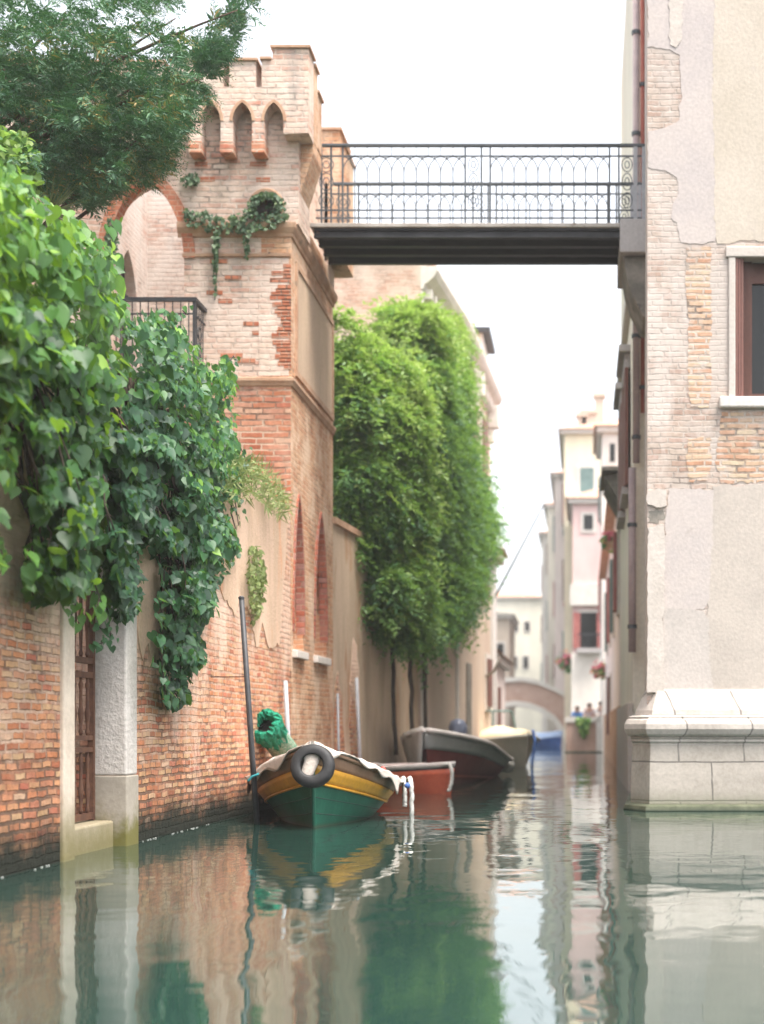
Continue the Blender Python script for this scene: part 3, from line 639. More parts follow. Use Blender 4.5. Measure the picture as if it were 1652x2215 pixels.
# plinth sweeps round the chamfered corner
path = [(XR+.3, 23.4), (XR+.03,18.22), (XR+.15,YR), (7,YR)]
P0 = [(-.2,1.47),(0.03,1.475),(.05,1.45),(.17,1.20),(.175,1.165)]
mb = MB(); sweep(mb, [(-.05,1.16),(-.05,1.47),(.02,1.475),(.05,1.455),(.16,1.22),(.17,1.162)], path); obj('plinth_slope', mb, M['plinth_top'], rh)
mb = MB(); sweep(mb, [(-.05,.90),(-.05,1.158),(.20,1.158),(.25,1.14),(.25,1.115),(.275,1.10),(.30,1.05),(.305,.99),(.28,.93),(.25,.90)], path); obj('plinth_moulding', mb, M['plinth_top'], rh, label='rounded stone moulding')
mb = MB(); sweep(mb, [(-.05,.80),(-.05,.898),(.22,.898),(.235,.88),(.215,.865),(.225,.84),(.20,.815),(.205,.80)], path); obj('plinth_groove', mb, M['plinth_top'], rh)
mb = MB(); sweep(mb, [(-.05,.085),(-.05,.798),(.20,.798),(.22,.45),(.225,.085)], path); obj('plinth_block', mb, M['plinth'], rh)
mb = MB(); sweep(mb, [(-.05,-.6),(-.05,.083),(.25,.083),(.30,.06),(.315,.01),(.30,-.06),(.30,-.6)], path); obj('plinth_foot', mb, M['plinth_foot'], rh, label='green mossy foot course at the waterline')
# window
wn_ = obj('window', MB().box(wx0-.085, wx0-.001, YR-.035, YR+.2, wz0, wz1).box(wx1+.001, wx1+.085, YR-.035, YR+.2, wz0, wz1).box(wx0-.12, wx1+.12, YR-.045, YR+.2, wz1+.001, wz1+.13), M['r_stone'], rh, bevel=.012, label='window in a white stone surround')
obj('sill', MB().box(wx0-.2, wx1+.2, YR-.09, YR+.2, wz0-.135, wz0-.001), M['stone_trim'], wn_, bevel=.02)
sh = MB()
for i in range(3): sh.box(wx0+.004+i*.034, wx0+.032+i*.034, YR-.015+i*.012, YR+.28, wz0+.004, wz1-.004)
obj('shutter', sh, M['brown_shutter'], wn_)
obj('frame', MB().box(wx0+.115, wx0+.22, YR+.15, YR+.25, wz0+.002, wz1-.002).box(wx1-.10, wx1-.01, YR+.15, YR+.25, wz0+.002, wz1-.002).box(wx0+.221, wx1-.101, YR+.15, YR+.25, wz1-.27, wz1-.16).box(wx0+.221, wx1-.101, YR+.15, YR+.25, wz0+.002, wz0+.08).box(wx0+.221, wx1-.101, YR+.2, YR+.22, wz1-.159, wz1-.002), M['brown_wood'], wn_)
obj('pane', MB().box(wx0+.221, wx1-.101, YR+.19, YR+.198, wz0+.081, wz1-.271), M['dark_glass'], wn_)
obj('dark_backing', MB().box(wx0-.3, wx1+.3, YR+.36, YR+.40, wz0-.3, wz1+.3), M['brown_wood'], wn_)  # added dark brown sheet that closes the window opening from behind

# neighbour house up the canal with cream front, pipes, hoods, shutters
nh = thing('cream_side_house', 'narrow cream house with brown shutters just behind the patched house, by the footbridge', 'house', (1.5, 27, 0))
obj('wall', MB().box(.80, 6, 23.5, 31, -.5, 14.5), M['cream_house'], nh)
obj('base_course', MB().box(.72, .797, 23.45, 31, -.5, 1.4), M['r_stone'], nh)
for y0_, z0_ in ((24.9, 5.05), (27.6, 5.05)):
    wv = obj('window', MB().box(.76, .799, y0_, y0_+1.3, z0_, z0_+2.0), M['r_stone'], nh)
    obj('shutter', MB().box(.70, .758, y0_-.4, y0_+.35, z0_+.02, z0_+1.95).box(.70, .758, y0_+1.0, y0_+1.7, z0_+.02, z0_+1.95), M['brown_shutter'], wv)
    obj('hood', MB().box(.60, .80, y0_-.3, y0_+1.6, z0_+2.25, z0_+2.36).box(.70, .80, y0_-.2, y0_+1.5, z0_+2.0, z0_+2.24), M['grey_stone'], wv, bevel=.01)
    obj('sill', MB().box(.66, .80, y0_-.2, y0_+1.5, z0_-.12, z0_-.002), M['grey_stone'], wv)
obj('string_course', MB().box(.70, .797, 23.42, 31, 7.95, 8.12), M['r_stone'], nh)
def pipe(x, Y, r, za, zb, mat, label):
    o_ = MB().tube([(x,Y,za),(x,Y,zb)], r, 12); oo = thing('downpipe', label, 'pipe', (x, Y, za), 'downpipes in the corner by the footbridge')
    obj('pipe', o_, mat, oo, smooth=True)
    for z in np.arange(za+.4, zb, 1.6): obj('clamp', MB().lathe([(r+.004,-.03),(r+.016,-.03),(r+.016,.03),(r+.004,.03)], (x, Y, z), 12), M['grey_iron'], oo)
pipe(.845, 23.3, .055, 5.2, 13.5, M['mauve_pipe'], 'mauve grey downpipe rising past the right end of the footbridge railing')
pipe(.950, 23.35, .035, 6.0, 13.5, M['red_pipe'], 'thin red downpipe against the corner of the patched house')
pipe(.78, 23.2, .06, 2.2, 5.1, M['mauve_pipe'], 'mauve downpipe low on the corner beside the patched house')

# ------------------------------------------------------------------ left beyond the tower: creeper wall and the old palace
A0, A1 = Vector((-3.9, 23.0, 0)), Vector((-3.34, 30.0, 0)); du = (A1-A0).normalized(); dn = Vector((du.y, -du.x, 0))
cw = thing('stucco_wall', 'ochre stucco garden wall with bare brick patches beyond the tower, under the hanging creeper', 'wall', tuple(A0))
obj('stucco', MB().fbox(A0, du, dn, .0, 7.0, -.4, 0, -.6, 4.2), M['ochre_stucco'], cw)
bp = MB()
bp.prism([(a, b) for a, b in rough_poly([(1.1,.4),(1.7,.4),(1.8,1.4),(1.6,2.4),(1.3,2.5),(1.15,1.5)], .05, .2, 3)], lambda a, b, c: tuple(A0+du*a+dn*c+Vector((0,0,b))), -.02, .008)
bp.prism([(a, b) for a, b in rough_poly([(0.1,.1),(.7,.1),(.6,1.3),(.3,1.9),(.1,1.6)], .05, .2, 4)], lambda a, b, c: tuple(A0+du*a+dn*c+Vector((0,0,b))), -.02, .008)
obj('bare_brick', bp, M['old_brick'], cw)
obj('coping', MB().fbox(A0, du, dn, .0, 7.0, -.45, .05, 4.201, 4.3), M['moulding'], cw)

Q = [Vector((-3.30,30.0,0)), Vector((-2.93,33.9,0)), Vector((-2.61,41.8,0))]
pal = thing('old_palace', 'old rose brick palace with a bracketed cornice and brown shutters, half hidden by the creeper', 'palace', (-5, 35, 0))
M['palace'] = brick_mat('faded_palace_brick', [(.52,.30,.22),(.60,.40,.31),(.64,.48,.38)], (.60,.47,.38), (.66,.52,.43), .42, .62, 1.1, bump=.5, rub=.7)
M['palace_stucco'] = plain('palace_stucco', (.62,.50,.40), (.55,.42,.33), .8, rough=.92, streak=.3, spots=(.6,.72,(.48,.36,.27)), tide=(0,.4,(.05,.05,.04),.4))
obj('wall', MB().prism([(-10,30),(-3.3,30),(-3.3,30.3),(-10,30.3)], WZ, 0, 10.72), M['palace'], pal)
obj('wall', MB().prism([(-3.3,30.301),(-2.93,33.9),(-2.61,41.8),(-10,41.8),(-10,30.301)], WZ, -.6, 10.71), M['palace_stucco'], pal)
pr = [(0,9.95),(.05,9.95),(.08,10.05),(.14,10.08),(.28,10.2),(.34,10.32),(.34,10.4),(0,10.42)]
mb = MB(); sweep(mb, pr, [(-3.3,30.0),(-2.93,33.9),(-2.61,41.85)]); cor = obj('cornice', mb, M['stone_trim'], pal)
for a, b in ((Q[0],Q[1]),(Q[1],Q[2])):
    d = (b-a); L = d.length; d = d.normalized(); n_ = Vector((d.y,-d.x,0))
    for k in range(int(L/.45)): obj('corbel', MB().fbox(a+d*(k*.45+.12), d, n_, 0, .16, 0, .2, 9.78, 9.97), M['stone_trim'], cor)
obj('roof', MB().prism([(-10,29.9),(-3.25,29.9),(-2.85,33.9),(-2.53,41.9),(-10,41.9)], WZ, 10.73, 10.83), M['roof_tile'], pal)
for a, b in ((Q[0],Q[1]),(Q[1],Q[2])):
    d = (b-a).normalized(); n_ = Vector((d.y,-d.x,0))
    obj('quoin', MB().fbox(a, d, n_, -.02, .3, 0, .05, 0, 9.9), M['stone_trim'], pal)
d = (Q[2]-Q[1]).normalized(); n_ = Vector((d.y,-d.x,0))
for s, z0_, hh in ((.7,7.75,1.5),(2.7,7.75,1.5),(5.2,7.75,1.5),(.9,4.6,1.8),(3.4,4.6,1.8),(5.8,4.6,1.8),(6.4,1.6,1.3)):
    wv = obj('window', MB().fbox(Q[1]+d*s, d, n_, -.15, 1.0, 0, .06, z0_-.12, z0_+hh+.15), M['stone_trim'], pal)
    obj('shutter', MB().fbox(Q[1]+d*s, d, n_, -.05, .42, .062, .12, z0_, z0_+hh).fbox(Q[1]+d*s, d, n_, .44, .9, .062, .12, z0_, z0_+hh), M['brown_shutter'], wv)
for s in (3.0, 6.9):
    obj('stone_scroll', MB().fbox(Q[1]+d*s, d, n_, 0, .25, .0, .34, 9.3, 9.94).fbox(Q[1]+d*s, d, n_, .03, .22, .0, .2, 8.9, 9.299), M['stone_trim'], pal, bevel=.05)
dm = obj('dormer', MB().box(-3.6, -2.62, 38.6, 40.6, 10.84, 11.35), M['white_house'], pal)
obj('dormer_roof', MB().box(-3.8, -2.42, 38.4, 40.8, 11.351, 11.47), M['black_iron'], dm)
obj('door', MB().fbox(Q[1]+d*2.0, d, n_, 0, .9, 0, .04, .3, 2.6), M['dark_stone'], pal)

# ------------------------------------------------------------------ far houses
def house(name, label, x0, x1, y0, y1, zt, mat, roof=True, wins=(), side=(), group=None, roofh=.5, rmat=None):
    t = thing(name, label, 'house', ((x0+x1)/2, y0, 0), group)
    obj('wall', MB().box(x0, x1, y0, y1, -.5, zt), M[mat], t)
    if roof:
        e = .35; cx = (x0+x1)/2; mb = MB()
        mb.add([(x0-e,y0-e,zt+.02),(x1+e,y0-e,zt+.02),(x1+e,y1+e,zt+.02),(x0-e,y1+e,zt+.02),(cx,(y0+y1)/2-abs(y1-y0)*.2,zt+.02+roofh*2),(cx,(y0+y1)/2+abs(y1-y0)*.2,zt+.02+roofh*2)],
               [(0,3,2,1),(0,1,4),(1,2,5,4),(2,3,5),(3,0,4,5)])
        obj('roof', mb, rmat or M['roof_tile'], t)
        obj('eaves', MB().box(x0-.22, x1+.22, y0-.22, y1+.22, zt-.22, zt+.015), M['stone_trim'], t)
    for (xa, ya, xb, yb, sh_) in wins:                   # photo rectangles on the front
        X0, X1, Z0, Z1 = sX(xa,y0), sX(xb,y0), sZ(yb,y0), sZ(ya,y0)
        wv = obj('window', MB().box(X0-.14, X1+.14, y0-.06, y0-.001, Z0-.14, Z1+.14), M['stone_trim'], t)
        obj('pane', MB().box(X0, X1, y0-.075, y0-.061, Z0, Z1), M['dark_glass'] if sh_ != 'teal' else M['teal_shutter'], wv)
        if sh_ == 'red':
            ww = (X1-X0)*.45
            obj('shutter', MB().box(X0-ww, X0-.01, y0-.12, y0-.062, Z0, Z1).box(X1+.01, X1+ww, y0-.12, y0-.062, Z0, Z1), M['red_shutter'], wv)
    for (s, z, ww, hh, m_, xs) in side:                  # windows on a canal side (plane x = xs)
        sg = -1 if xs == x0 else 1
        a, b = sorted((xs+sg*.06, xs+sg*.001)); wv = obj('window', MB().box(a, b, s-.12, s+ww+.12, z-.12, z+hh+.12), M['stone_trim'], t)
        a, b = sorted((xs+sg*.14, xs+sg*.062)); obj('shutter', MB().box(a, b, s, s+ww, z, z+hh), M[m_], wv)
    return t
h = house('white_side_house', 'narrow white house standing against the far end of the old palace', -7, -2.57, 42.3, 44.0, 6.1, 'white_house', roofh=.4)
h2 = house('grey_boat_house', 'low pinkish grey house beside the far brick bridge, with a dark door', -9, -2.95, 44.4, 56, 3.4, 'rose_house', side=((46,.6,.9,1.9,'brown_shutter',-2.95),(50,.8,.9,1.6,'brown_shutter',-2.95)))
obj('door', MB().box(-2.70, -2.569, 42.9, 43.3, .3, 2.6), M['dark_stone'], h)
r2 = house('rose_side_house', 'low rose white house with wooden eaves and red and teal shutters on its canal side', .90, 7, 31.2, 58, 7.0, 'rose_house', roof=False,
      side=((36,3.9,1.0,1.9,'red_shutter',.90),(41,3.7,1.0,2.0,'teal_shutter',.90),(46,3.7,1.0,2.0,'red_shutter',.90),(51,3.7,1.0,2.0,'teal_shutter',.90),(46,.8,1.2,1.8,'brown_shutter',.90)))
obj('roof', MB().prism([(.62,6.86),(.62,6.95),(4,8.1),(7.2,7.0),(7.2,6.9)], WY, 36, 58.1), M['roof_tile'], r2)
r3 = house('white_upper_house', 'pale tall house rising just right of the pink house, above the wooden eaves', .80, 5, 60.2, 66, 13.3, 'white_house', side=((62,9.8,1.0,1.8,'teal_shutter',.80),(62,5.6,1.0,1.8,'red_shutter',.80)), wins=((1318,960,1330,1000,''),))
obj('string_course', MB().box(.72, 5, 60.1, 60.199, 11.2, 11.45), M['stone_trim'], r3)
mb = MB()
for k in range(5): mb.prism([(.90,6.74),(.90,5.7),(.80,6.1),(.48,6.66)], WY, 33.0+k*.6, 33.2+k*.6)
mb.box(.42, .90, 32.8, 35.8, 6.75, 6.83); obj('wooden_bracket', mb, M['dark_stone'], r2)
obj('brick_base', MB().box(.82, .899, 31.2, 58, -.5, 1.5), M['tower_side'], r2)
h1 = house('pink_house', 'pink house facing the camera behind the quay, with red shutters and a railed window', -.5, 3, 72, 79.5, 12.2, 'pink_house', wins=((1262,1114,1282,1146,''),(1255,1325,1290,1402,'red'),(1256,1508,1276,1545,'')))
obj('string_course', MB().box(-.62, 3, 71.75, 71.999, sZ(1310,72), sZ(1265,72)), M['stone_trim'], h1)
obj('ground_floor', MB().box(-.56, 3, 71.9, 71.998, .4, sZ(1412,72)), M['pale_house'], h1)
mb = MB(); mb.box(sX(1250,71.6), sX(1298,71.6), 71.4, 71.44, sZ(1374,71.6), sZ(1370,71.6))
for k in range(10): mb.box(sX(1250+k*5,71.6), sX(1250+k*5,71.6)+.03, 71.4, 71.43, sZ(1402,71.6), sZ(1374,71.6))
obj('window_railing', mb, M['black_iron'], h1)
obj('window_ledge', MB().box(sX(1247,71.6), sX(1300,71.6), 71.35, 71.9, sZ(1412,71.6), sZ(1402,71.6)), M['grey_stone'], h1)
# row going away along the canal, each house a little further left as the canal bends
row = [('tall_yellow_house', 'tall cream yellow house with tiled roof and chimneys rising behind the pink house', 80, 92, -1.0, 17.2, 'yellow_house', ((1254,1012,1284,1066,'teal'),)),
       ('rose_row_house', 'rose house in the canal row, just past the tall yellow one', 92.6, 106, -1.75, 17.0, 'rose_house', ()),
       ('cream_row_house', 'cream house in the canal row, between the rose and the pale one', 106.6, 120, -2.55, 17.2, 'cream_house', ()),
       ('pale_row_house', 'pale house at the end of the canal row, above the brick bridge', 120.6, 136, -3.35, 17.0, 'pale_house', ())]
for i, (nm, lb, ya, yb, xa, zt, mt, wi) in enumerate(row):
    t = house(nm, lb, xa, 6, ya, yb, zt, mt, wins=wi, roofh=.7, side=tuple((ya+2+k*4.2, z, 1.3, 2.2, ('teal_shutter','brown_shutter','red_shutter')[(i+k+j) % 3], xa) for k in range(3) for j, z in enumerate((4.2, 8.2, 12.4))))
    if i == 0:
        for (x_, yt_, yb_, w_) in ((1296,852,905,.26),(1272,888,912,.35),(1258,895,915,.25)):
            obj('chimney', MB().box(sX(x_,82)-w_, sX(x_,82)+w_, 81.8, 82.4, sZ(920,82), sZ(yt_+8,82)).box(sX(x_,82)-w_*1.4, sX(x_,82)+w_*1.4, 81.7, 82.5, sZ(yt_+8,82)+.002, sZ(yt_,82)), M['tan_house'], t)
        obj('balcony', MB().box(sX(1225,79.5), sX(1300,79.5), 79.4, 79.99, sZ(1076,79.5), sZ(1066,79.5)), M['stone_trim'], t)
house('tan_end_house', 'tan house with one arched window behind the left end of the brick bridge', sX(1030,96), sX(1101,96), 96, 104, sZ(1330,96), 'tan_house', wins=((1075,1392,1089,1440,''),), rmat=M['dark_stone'], roofh=.2)
house('cream_end_house', 'wide cream house with a low tiled roof closing the end of the canal', sX(1040,140), sX(1175,140), 140, 150, sZ(1292,140), 'cream_house', wins=((1110,1345,1120,1365,''),(1135,1345,1145,1365,''),(1108,1420,1118,1445,''),(1132,1420,1142,1445,'')), roofh=.5)
# far brick bridge
fb = thing('brick_bridge', 'brick arch bridge with a white stone rim spanning the far end of the canal', 'bridge', (-3, 85, 0))
YB = 85.0; bx = lambda x: sX(x, YB); bz = lambda y: sZ(y, YB)
arcp = [(1219,1616),(1216,1596),(1206,1575),(1192,1557),(1170,1542),(1142,1531),(1115,1527),(1088,1531),(1064,1543),(1047,1562),(1040,1585),(1038,1616)]
up = [(990,1500),(1040,1486),(1085,1476),(1130,1474),(1165,1481),(1200,1496),(1230,1512),(1262,1528)]
M['far_brick'] = plain('far_bridge_brick', (.50,.34,.28), (.42,.27,.21), 1.3, rough=.92, spots=(.6,.7,(.55,.44,.38)))
obj('spandrel', MB().prism([(bx(a),bz(b)) for a, b in up+[(1262,1616)]+arcp+[(990,1616)]], WY, YB, YB+3), M['far_brick'], fb)
mb = MB(); ring(mb, [(bx(a),bz(b)) for a, b in arcp[::-1]], .32, WY, YB-.08, YB+.1); obj('arch_rim', mb, M['stone_trim'], fb)
mb = MB(); mb.prism([(bx(a),bz(b)+.01) for a, b in up]+[(bx(a),bz(b)+.26) for a, b in up[::-1]], WY, YB-.12, YB+.35); obj('parapet_coping', mb, M['stone_trim'], fb)
# quay parapet
qp = thing('quay_parapet', 'low brick quay wall with white stone coping and a white corner pillar', 'wall', (0, 61, 0))
obj('brickwork', MB().box(sX(1224,61), .56, 61, 61.28, -.5, sZ(1562,61)), M['far_brick'], qp)
obj('coping', MB().box(sX(1222,61), .56, 60.94, 61.29, sZ(1562,61)+.002, sZ(1551,61)), M['stone_trim'], qp)
obj('corner_pillar', MB().box(.562, .92, 60.8, 61.29, -.5, sZ(1556,61)).box(.52, .96, 60.75, 61.29, sZ(1556,61)+.002, sZ(1548,61)), M['stone_trim'], qp)
obj('foot_course', MB().box(sX(1221,61), 1.0, 60.7, 60.79, -.5, .05), M['plinth_foot'], qp)
# long thin mast leaning over the canal
mb = MB(); mb.tube([(-2.72,43.4,4.6), (-1.13,43.4,7.62)], [.04, .022], 6)
tag(obj('leaning_flagpole', mb, M['grey_iron'], loc=(-2.72,43.4,4.6)), 'thin bare flagpole slanting out over the canal from the white house', 'flagpole')
mb = MB(); pb = [(-2.9,40.5,2.5),(-2.65,40.2,2.4),(-2.4,40,2.55),(-2.25,39.9,2.95)]; mb.tube(pb, [.05,.05,.045,.02], 7)
tag(obj('lamp_bracket', mb, M['dark_stone'], loc=(-2.9,40.5,2.5), smooth=True), 'curved dark bracket sticking out of the palace wall', 'bracket')

# ------------------------------------------------------------------ mooring poles
def pole(x0, y0, x1, y1, Y, r, mat, label, group=None, dark=False):
    a = Vector(P(x0, y0, Y)); b = Vector(P(x1, y1, Y)); d = (b-a); b2 = a+d*((-.4-a.z)/d.z)
    t = thing('mooring_pole', label, 'pole', (b2.x, b2.y, 0), group)
    obj('shaft', MB().tube([tuple(a), tuple(a*.5+b2*.5), tuple(b2)], [r*.92, r, r*1.05], 12), mat, t, smooth=True)
    c_ = a+d*.27/1
    return t, a, b2
t, a, b2 = pole(522, 1292, 553, 1745, 15.4, .030, M['black_iron'], 'tall black mooring pole leaning between the brick wall and the green boat')
obj('end_cap', MB().lathe([(.031,-.02),(.033,.0),(.02,.012)], tuple(a), 12), M['black_iron'], t)
m_ = a+(b2-a)*.3; obj('wall_tie', MB().tube([tuple(m_), (XL, m_.y+.05, m_.z)], .006, 5), M['rust'], t)
GP = 'pale grey poles behind the boats'
def wallpole(x, ytop, lab, Y, lean=6, r=.028):
    return pole(x-lean, ytop, x+lean*.4, 1640, Y, r, M['post_grey'], lab, GP)
wallpole(623, 1472, 'pale grey pole beside the bundle of green netting', 18.9, 6, .03)
wallpole(732, 1500, 'thin pale grey pole under the second lancet window, behind the tyre boat', 22.9, 2, .02)
wallpole(776, 1466, 'pale grey pole in front of the bare brick patch, behind the red dinghy', 24.2, 5, .03)

# ------------------------------------------------------------------ boats
def hull_fn(bow, head, L, B, zg, zk, rake, tmax=.45, pw=2.0, tw=.6):
    d = Vector((math.cos(head), math.sin(head), 0)); l = Vector((-d.y, d.x, 0)); b0 = Vector((bow[0], bow[1], 0))
    def bt(t): return B/2*(1-(1-t/tmax)**pw) if t < tmax else B/2*(1-(1-tw)*((t-tmax)/(1-tmax))**2)
    def pt(t, s, side, off=0.0, dz=0.0):
        wv = .62*s+.38*math.sqrt(max(s,0)) ; wv = (.30+.70*wv) if t > .12 else ((.30*(t/.12))+(1-.30*(t/.12))*wv)
        z = zk+(zg(t)-zk)*s
        back = -rake*s*(1-t)**2
        q = b0+d*(t*L+back)+l*side*(bt(t)*wv+off)
        return (q.x, q.y, z+dz)
    return pt, bt, d, l, b0
def strip(pt, s0, s1, nt, ns, off=0.0, t0=0.0):
    mb = MB()
    for side in (-1, 1): mb.grid([[pt(t0+(1-t0)*i/nt, s0+(s1-s0)*k/ns, side, off) for k in range(ns+1)] for i in range(nt+1)])
    mb.grid([[pt(1, s0+(s1-s0)*k/ns, -1+2*j/4, off if j in (0,4) else 0) for k in range(ns+1)] for j in range(5)])
    return mb
def paint(name, c, c2=None, rough=.4, **k): M[name] = plain(name, c, c2, 4, rough=rough, bump=.12, spec=.5, fine=30, **k); return M[name]
paint('green_hull', (.008,.085,.052), (.014,.115,.072), .40, streak=.4, spots=(.60,.68,(.045,.14,.105)), tide=(-.02,.05,(.05,.05,.03),.05)); paint('yellow_band', (.60,.30,.025), (.50,.24,.02), .4, streak=.5, spots=(.60,.70,(.38,.20,.07)))
paint('brown_strake', (.25,.13,.075), (.33,.19,.12), .6, streak=.3); paint('red_hull', (.46,.085,.04), (.52,.12,.06), .4); paint('white_paint', (.66,.60,.57), (.56,.50,.47), .6)
paint('pink_deck', (.62,.30,.26), (.62,.42,.38), .7); paint('grey_hull', (.42,.42,.40), (.48,.47,.45), .5); paint('maroon_hull', (.17,.022,.018), (.21,.04,.03), .6)
paint('grey_green_hull', (.40,.385,.34), (.34,.33,.29), .5); paint('blue_tarp', (.03,.09,.30), (.05,.14,.4), .6)
def cloth(name, c, c2): M[name] = plain(name, c, c2, 5, rough=.95, bump=.5, bd=.02, fine=40, spec=.1); return M[name]
cloth('canvas', (.60,.53,.48), (.46,.40,.35)); cloth('cream_canvas', (.76,.66,.46), (.68,.58,.40)); cloth('grey_canvas', (.60,.56,.52), (.5,.46,.43))
M['rubber'] = plain('tyre_rubber', (.012,.012,.013), (.022,.021,.022), 10, rough=.6, bump=.3, spec=.45)
M['rope'] = plain('white_rope', (.60,.58,.54), (.45,.44,.41), 40, rough=.95, bump=.7, bd=.008)
M['cyan_rope'] = plain('cyan_rope', (.03,.22,.26), (.04,.28,.3), 40, rough=.9, bump=.6)
M['buoy'] = plain('white_buoy', (.68,.65,.60), (.56,.53,.48), 5, rough=.5, bump=.1)
M['red_buoy'] = plain('red_buoy', (.5,.08,.06), (.42,.06,.05), 5, rough=.5, bump=.1)
M['net'] = plain('green_net', (.008,.16,.09), (.015,.26,.15), 14, rough=.8, bump=.8, bd=.03)
M['net_pale'] = plain('pale_netting', (.34,.36,.28), (.18,.30,.2), 22, rough=.9, bump=.8, bd=.02, spots=(.5,.58,(.02,.20,.11)))

# 1 green and yellow boat
bow1 = (sX(680,14.85), 14.85)
zg1 = lambda t: .35+.46*max(0, 1-t/.46)**1.6+.08*max(0, t-.5)
pt, bt, d1, l1_, b01 = hull_fn(bow1, R(96), 4.7, 1.62, zg1, -.22, .30, tmax=.42, pw=2.3, tw=.75)
b1 = thing('green_boat', 'green wooden boat with a yellow band and a tyre on its bow', 'boat', (bow1[0], bow1[1], 0))
sg, sy = .66, .84
obj('hull', strip(pt, 0, sg, 30, 8), M['green_hull'], b1, smooth=True)
obj('yellow_band', strip(pt, sg, sy, 30, 3, .012), M['yellow_band'], b1, smooth=True, solid=.02)
obj('gunwale_strake', strip(pt, sy, 1.0, 30, 3, .0), M['brown_strake'], b1, smooth=True, solid=.02)
for s_, r_, nm in ((sg,.014,'rubbing_strip'),(1.0,.022,'gunwale')):
    mb = MB()
    for side in (-1, 1): mb.tube([pt(i/30, s_, side, .012) for i in range(31)], r_, 8)
    obj(nm, mb, M['yellow_band'] if s_ < 1 else M['brown_strake'], b1, smooth=True)
for s_ in (.36, .52):
    mb = MB()
    for side in (-1, 1): mb.tube([pt(i/30, s_, side, .0) for i in range(31)], .004, 5)
    obj('plank_seam', mb, M['black_iron'], b1, smooth=True)
obj('stem', MB().tube([pt(0, s, 1) for s in np.linspace(0, 1.03, 9)], .022, 8), M['green_hull'], b1, smooth=True)
rows = []; r3 = np.random.RandomState(3)
nt_, nu_ = 46, 40
ph = r3.uniform(0, 6.28, 8)
for i in range(nt_+1):
    t = i/nt_*.50; row_ = []
    ov = {s: .05+.045*math.sin(t*21+ph[0]+s)+.03*math.sin(t*43+ph[1]*s)+.02*math.sin(t*77+s) for s in (-1, 1)}
    for k in range(nu_+1):
        u = -1+2*k/nu_; side = 1 if u >= 0 else -1; au = abs(u)
        e = pt(t, 1.0, side, .03); m0 = pt(t, 1.0, side, -bt(t)*.999)
        if au < .8:
            q = au/.8; x = m0[0]+(e[0]-m0[0])*q; y = m0[1]+(e[1]-m0[1])*q
            z = e[2]+.035+.06*(1-q*q)*min(1, .35+t*2)+.012*math.sin(t*33+q*9+ph[2])+.010*math.sin(q*23+t*17*side+ph[3])+.012*math.sin(t*61+q*14+ph[4])
        else:
            q = (au-.8)/.2; dr = max(0, ov[side])*q; bl = .02*math.sin(t*52+ph[5]*side)*q
            o2 = pt(t, 1.0, side, .034+.014*q+bl*.6+.012); x, y = o2[0], o2[1]; z = e[2]+.033-dr*1.5+.008*math.sin(t*90+q*6)
        row_.append((x, y, z))
    rows.append(row_)
cv = obj('canvas_cover', MB().grid(rows), M['canvas'], b1, smooth=True, solid=.012, label='crumpled off white canvas cover')
mb = MB().grid([[tuple(np.array(pt(t, .93, 1, -.03))*(.5+.5*u)+np.array(pt(t, .93, -1, -.03))*(.5-.5*u)) for u in np.linspace(-1, 1, 5)] for t in np.linspace(.46, .99, 12)])
obj('aft_deck', mb, M['brown_strake'], b1, smooth=True)
for t in (.62, .82):
    a = np.array(pt(t, 1.0, 1, -.02)); b = np.array(pt(t, 1.0, -1, -.02)); obj('thwart', MB().fbox(a, (b-a)/np.linalg.norm(b-a), (0,1,0), .0, np.linalg.norm(b-a), -.1, .1, -.02, .015), M['brown_strake'], b1, bevel=.005)
# tyre hung on the bow
tc = Vector(P(676, 1657, 14.42)); ty = thing('tyre_fender', 'black car tyre hung on the bow of the green boat as a fender', 'tyre', tuple(tc))
prof = [(.115,-.045),(.108,-.06),(.13,-.066),(.16,-.068),(.195,-.06),(.213,-.04),(.218,0),(.213,.04),(.195,.06),(.16,.068),(.13,.066),(.108,.06),(.115,.045)]
mb = MB(); n_ = 40; tilt = R(-14)
rws = []
for k in range(n_):
    a = 2*math.pi*k/n_; rw = []
    for r_, h_ in prof:
        x, y, z = r_*math.cos(a), h_, r_*math.sin(a); rw.append((tc.x+x, tc.y+y*math.cos(tilt)-z*math.sin(tilt), tc.z+y*math.sin(tilt)+z*math.cos(tilt)))
    rws.append(rw)
mb.grid(rws+[rws[0]]); obj('tread', mb, M['rubber'], ty, smooth=True)
mb = MB(); mb.grid(rws and [[(p[0], p[1], p[2]) for p in (rw[-1], rw[0])] for rw in rws+[rws[0]]]); obj('inner_wall', mb, M['rubber'], ty, smooth=True)
# canvas poking through the tyre
rows = []
for i in range(9):
    v = i/8
    rows.append([(tc.x-.03+(.092*(1-v*.35))*math.cos(a)+.02*math.sin(v*5), tc.y-.03-.045*math.sin(a)*(.6+v*.4)+.0*v+(.05-.03*v), tc.z+.16-.27*v+.012*math.sin(a*3+v*7)) for a in np.linspace(0, 2*math.pi, 15)[:-1]])
mb = MB().grid(rows, closed=True); k = len(mb.v)-14; mb.f.append(tuple(range(k, k+14)))
obj('canvas_corner', mb, M['canvas'], b1, smooth=True, subsurf=1)
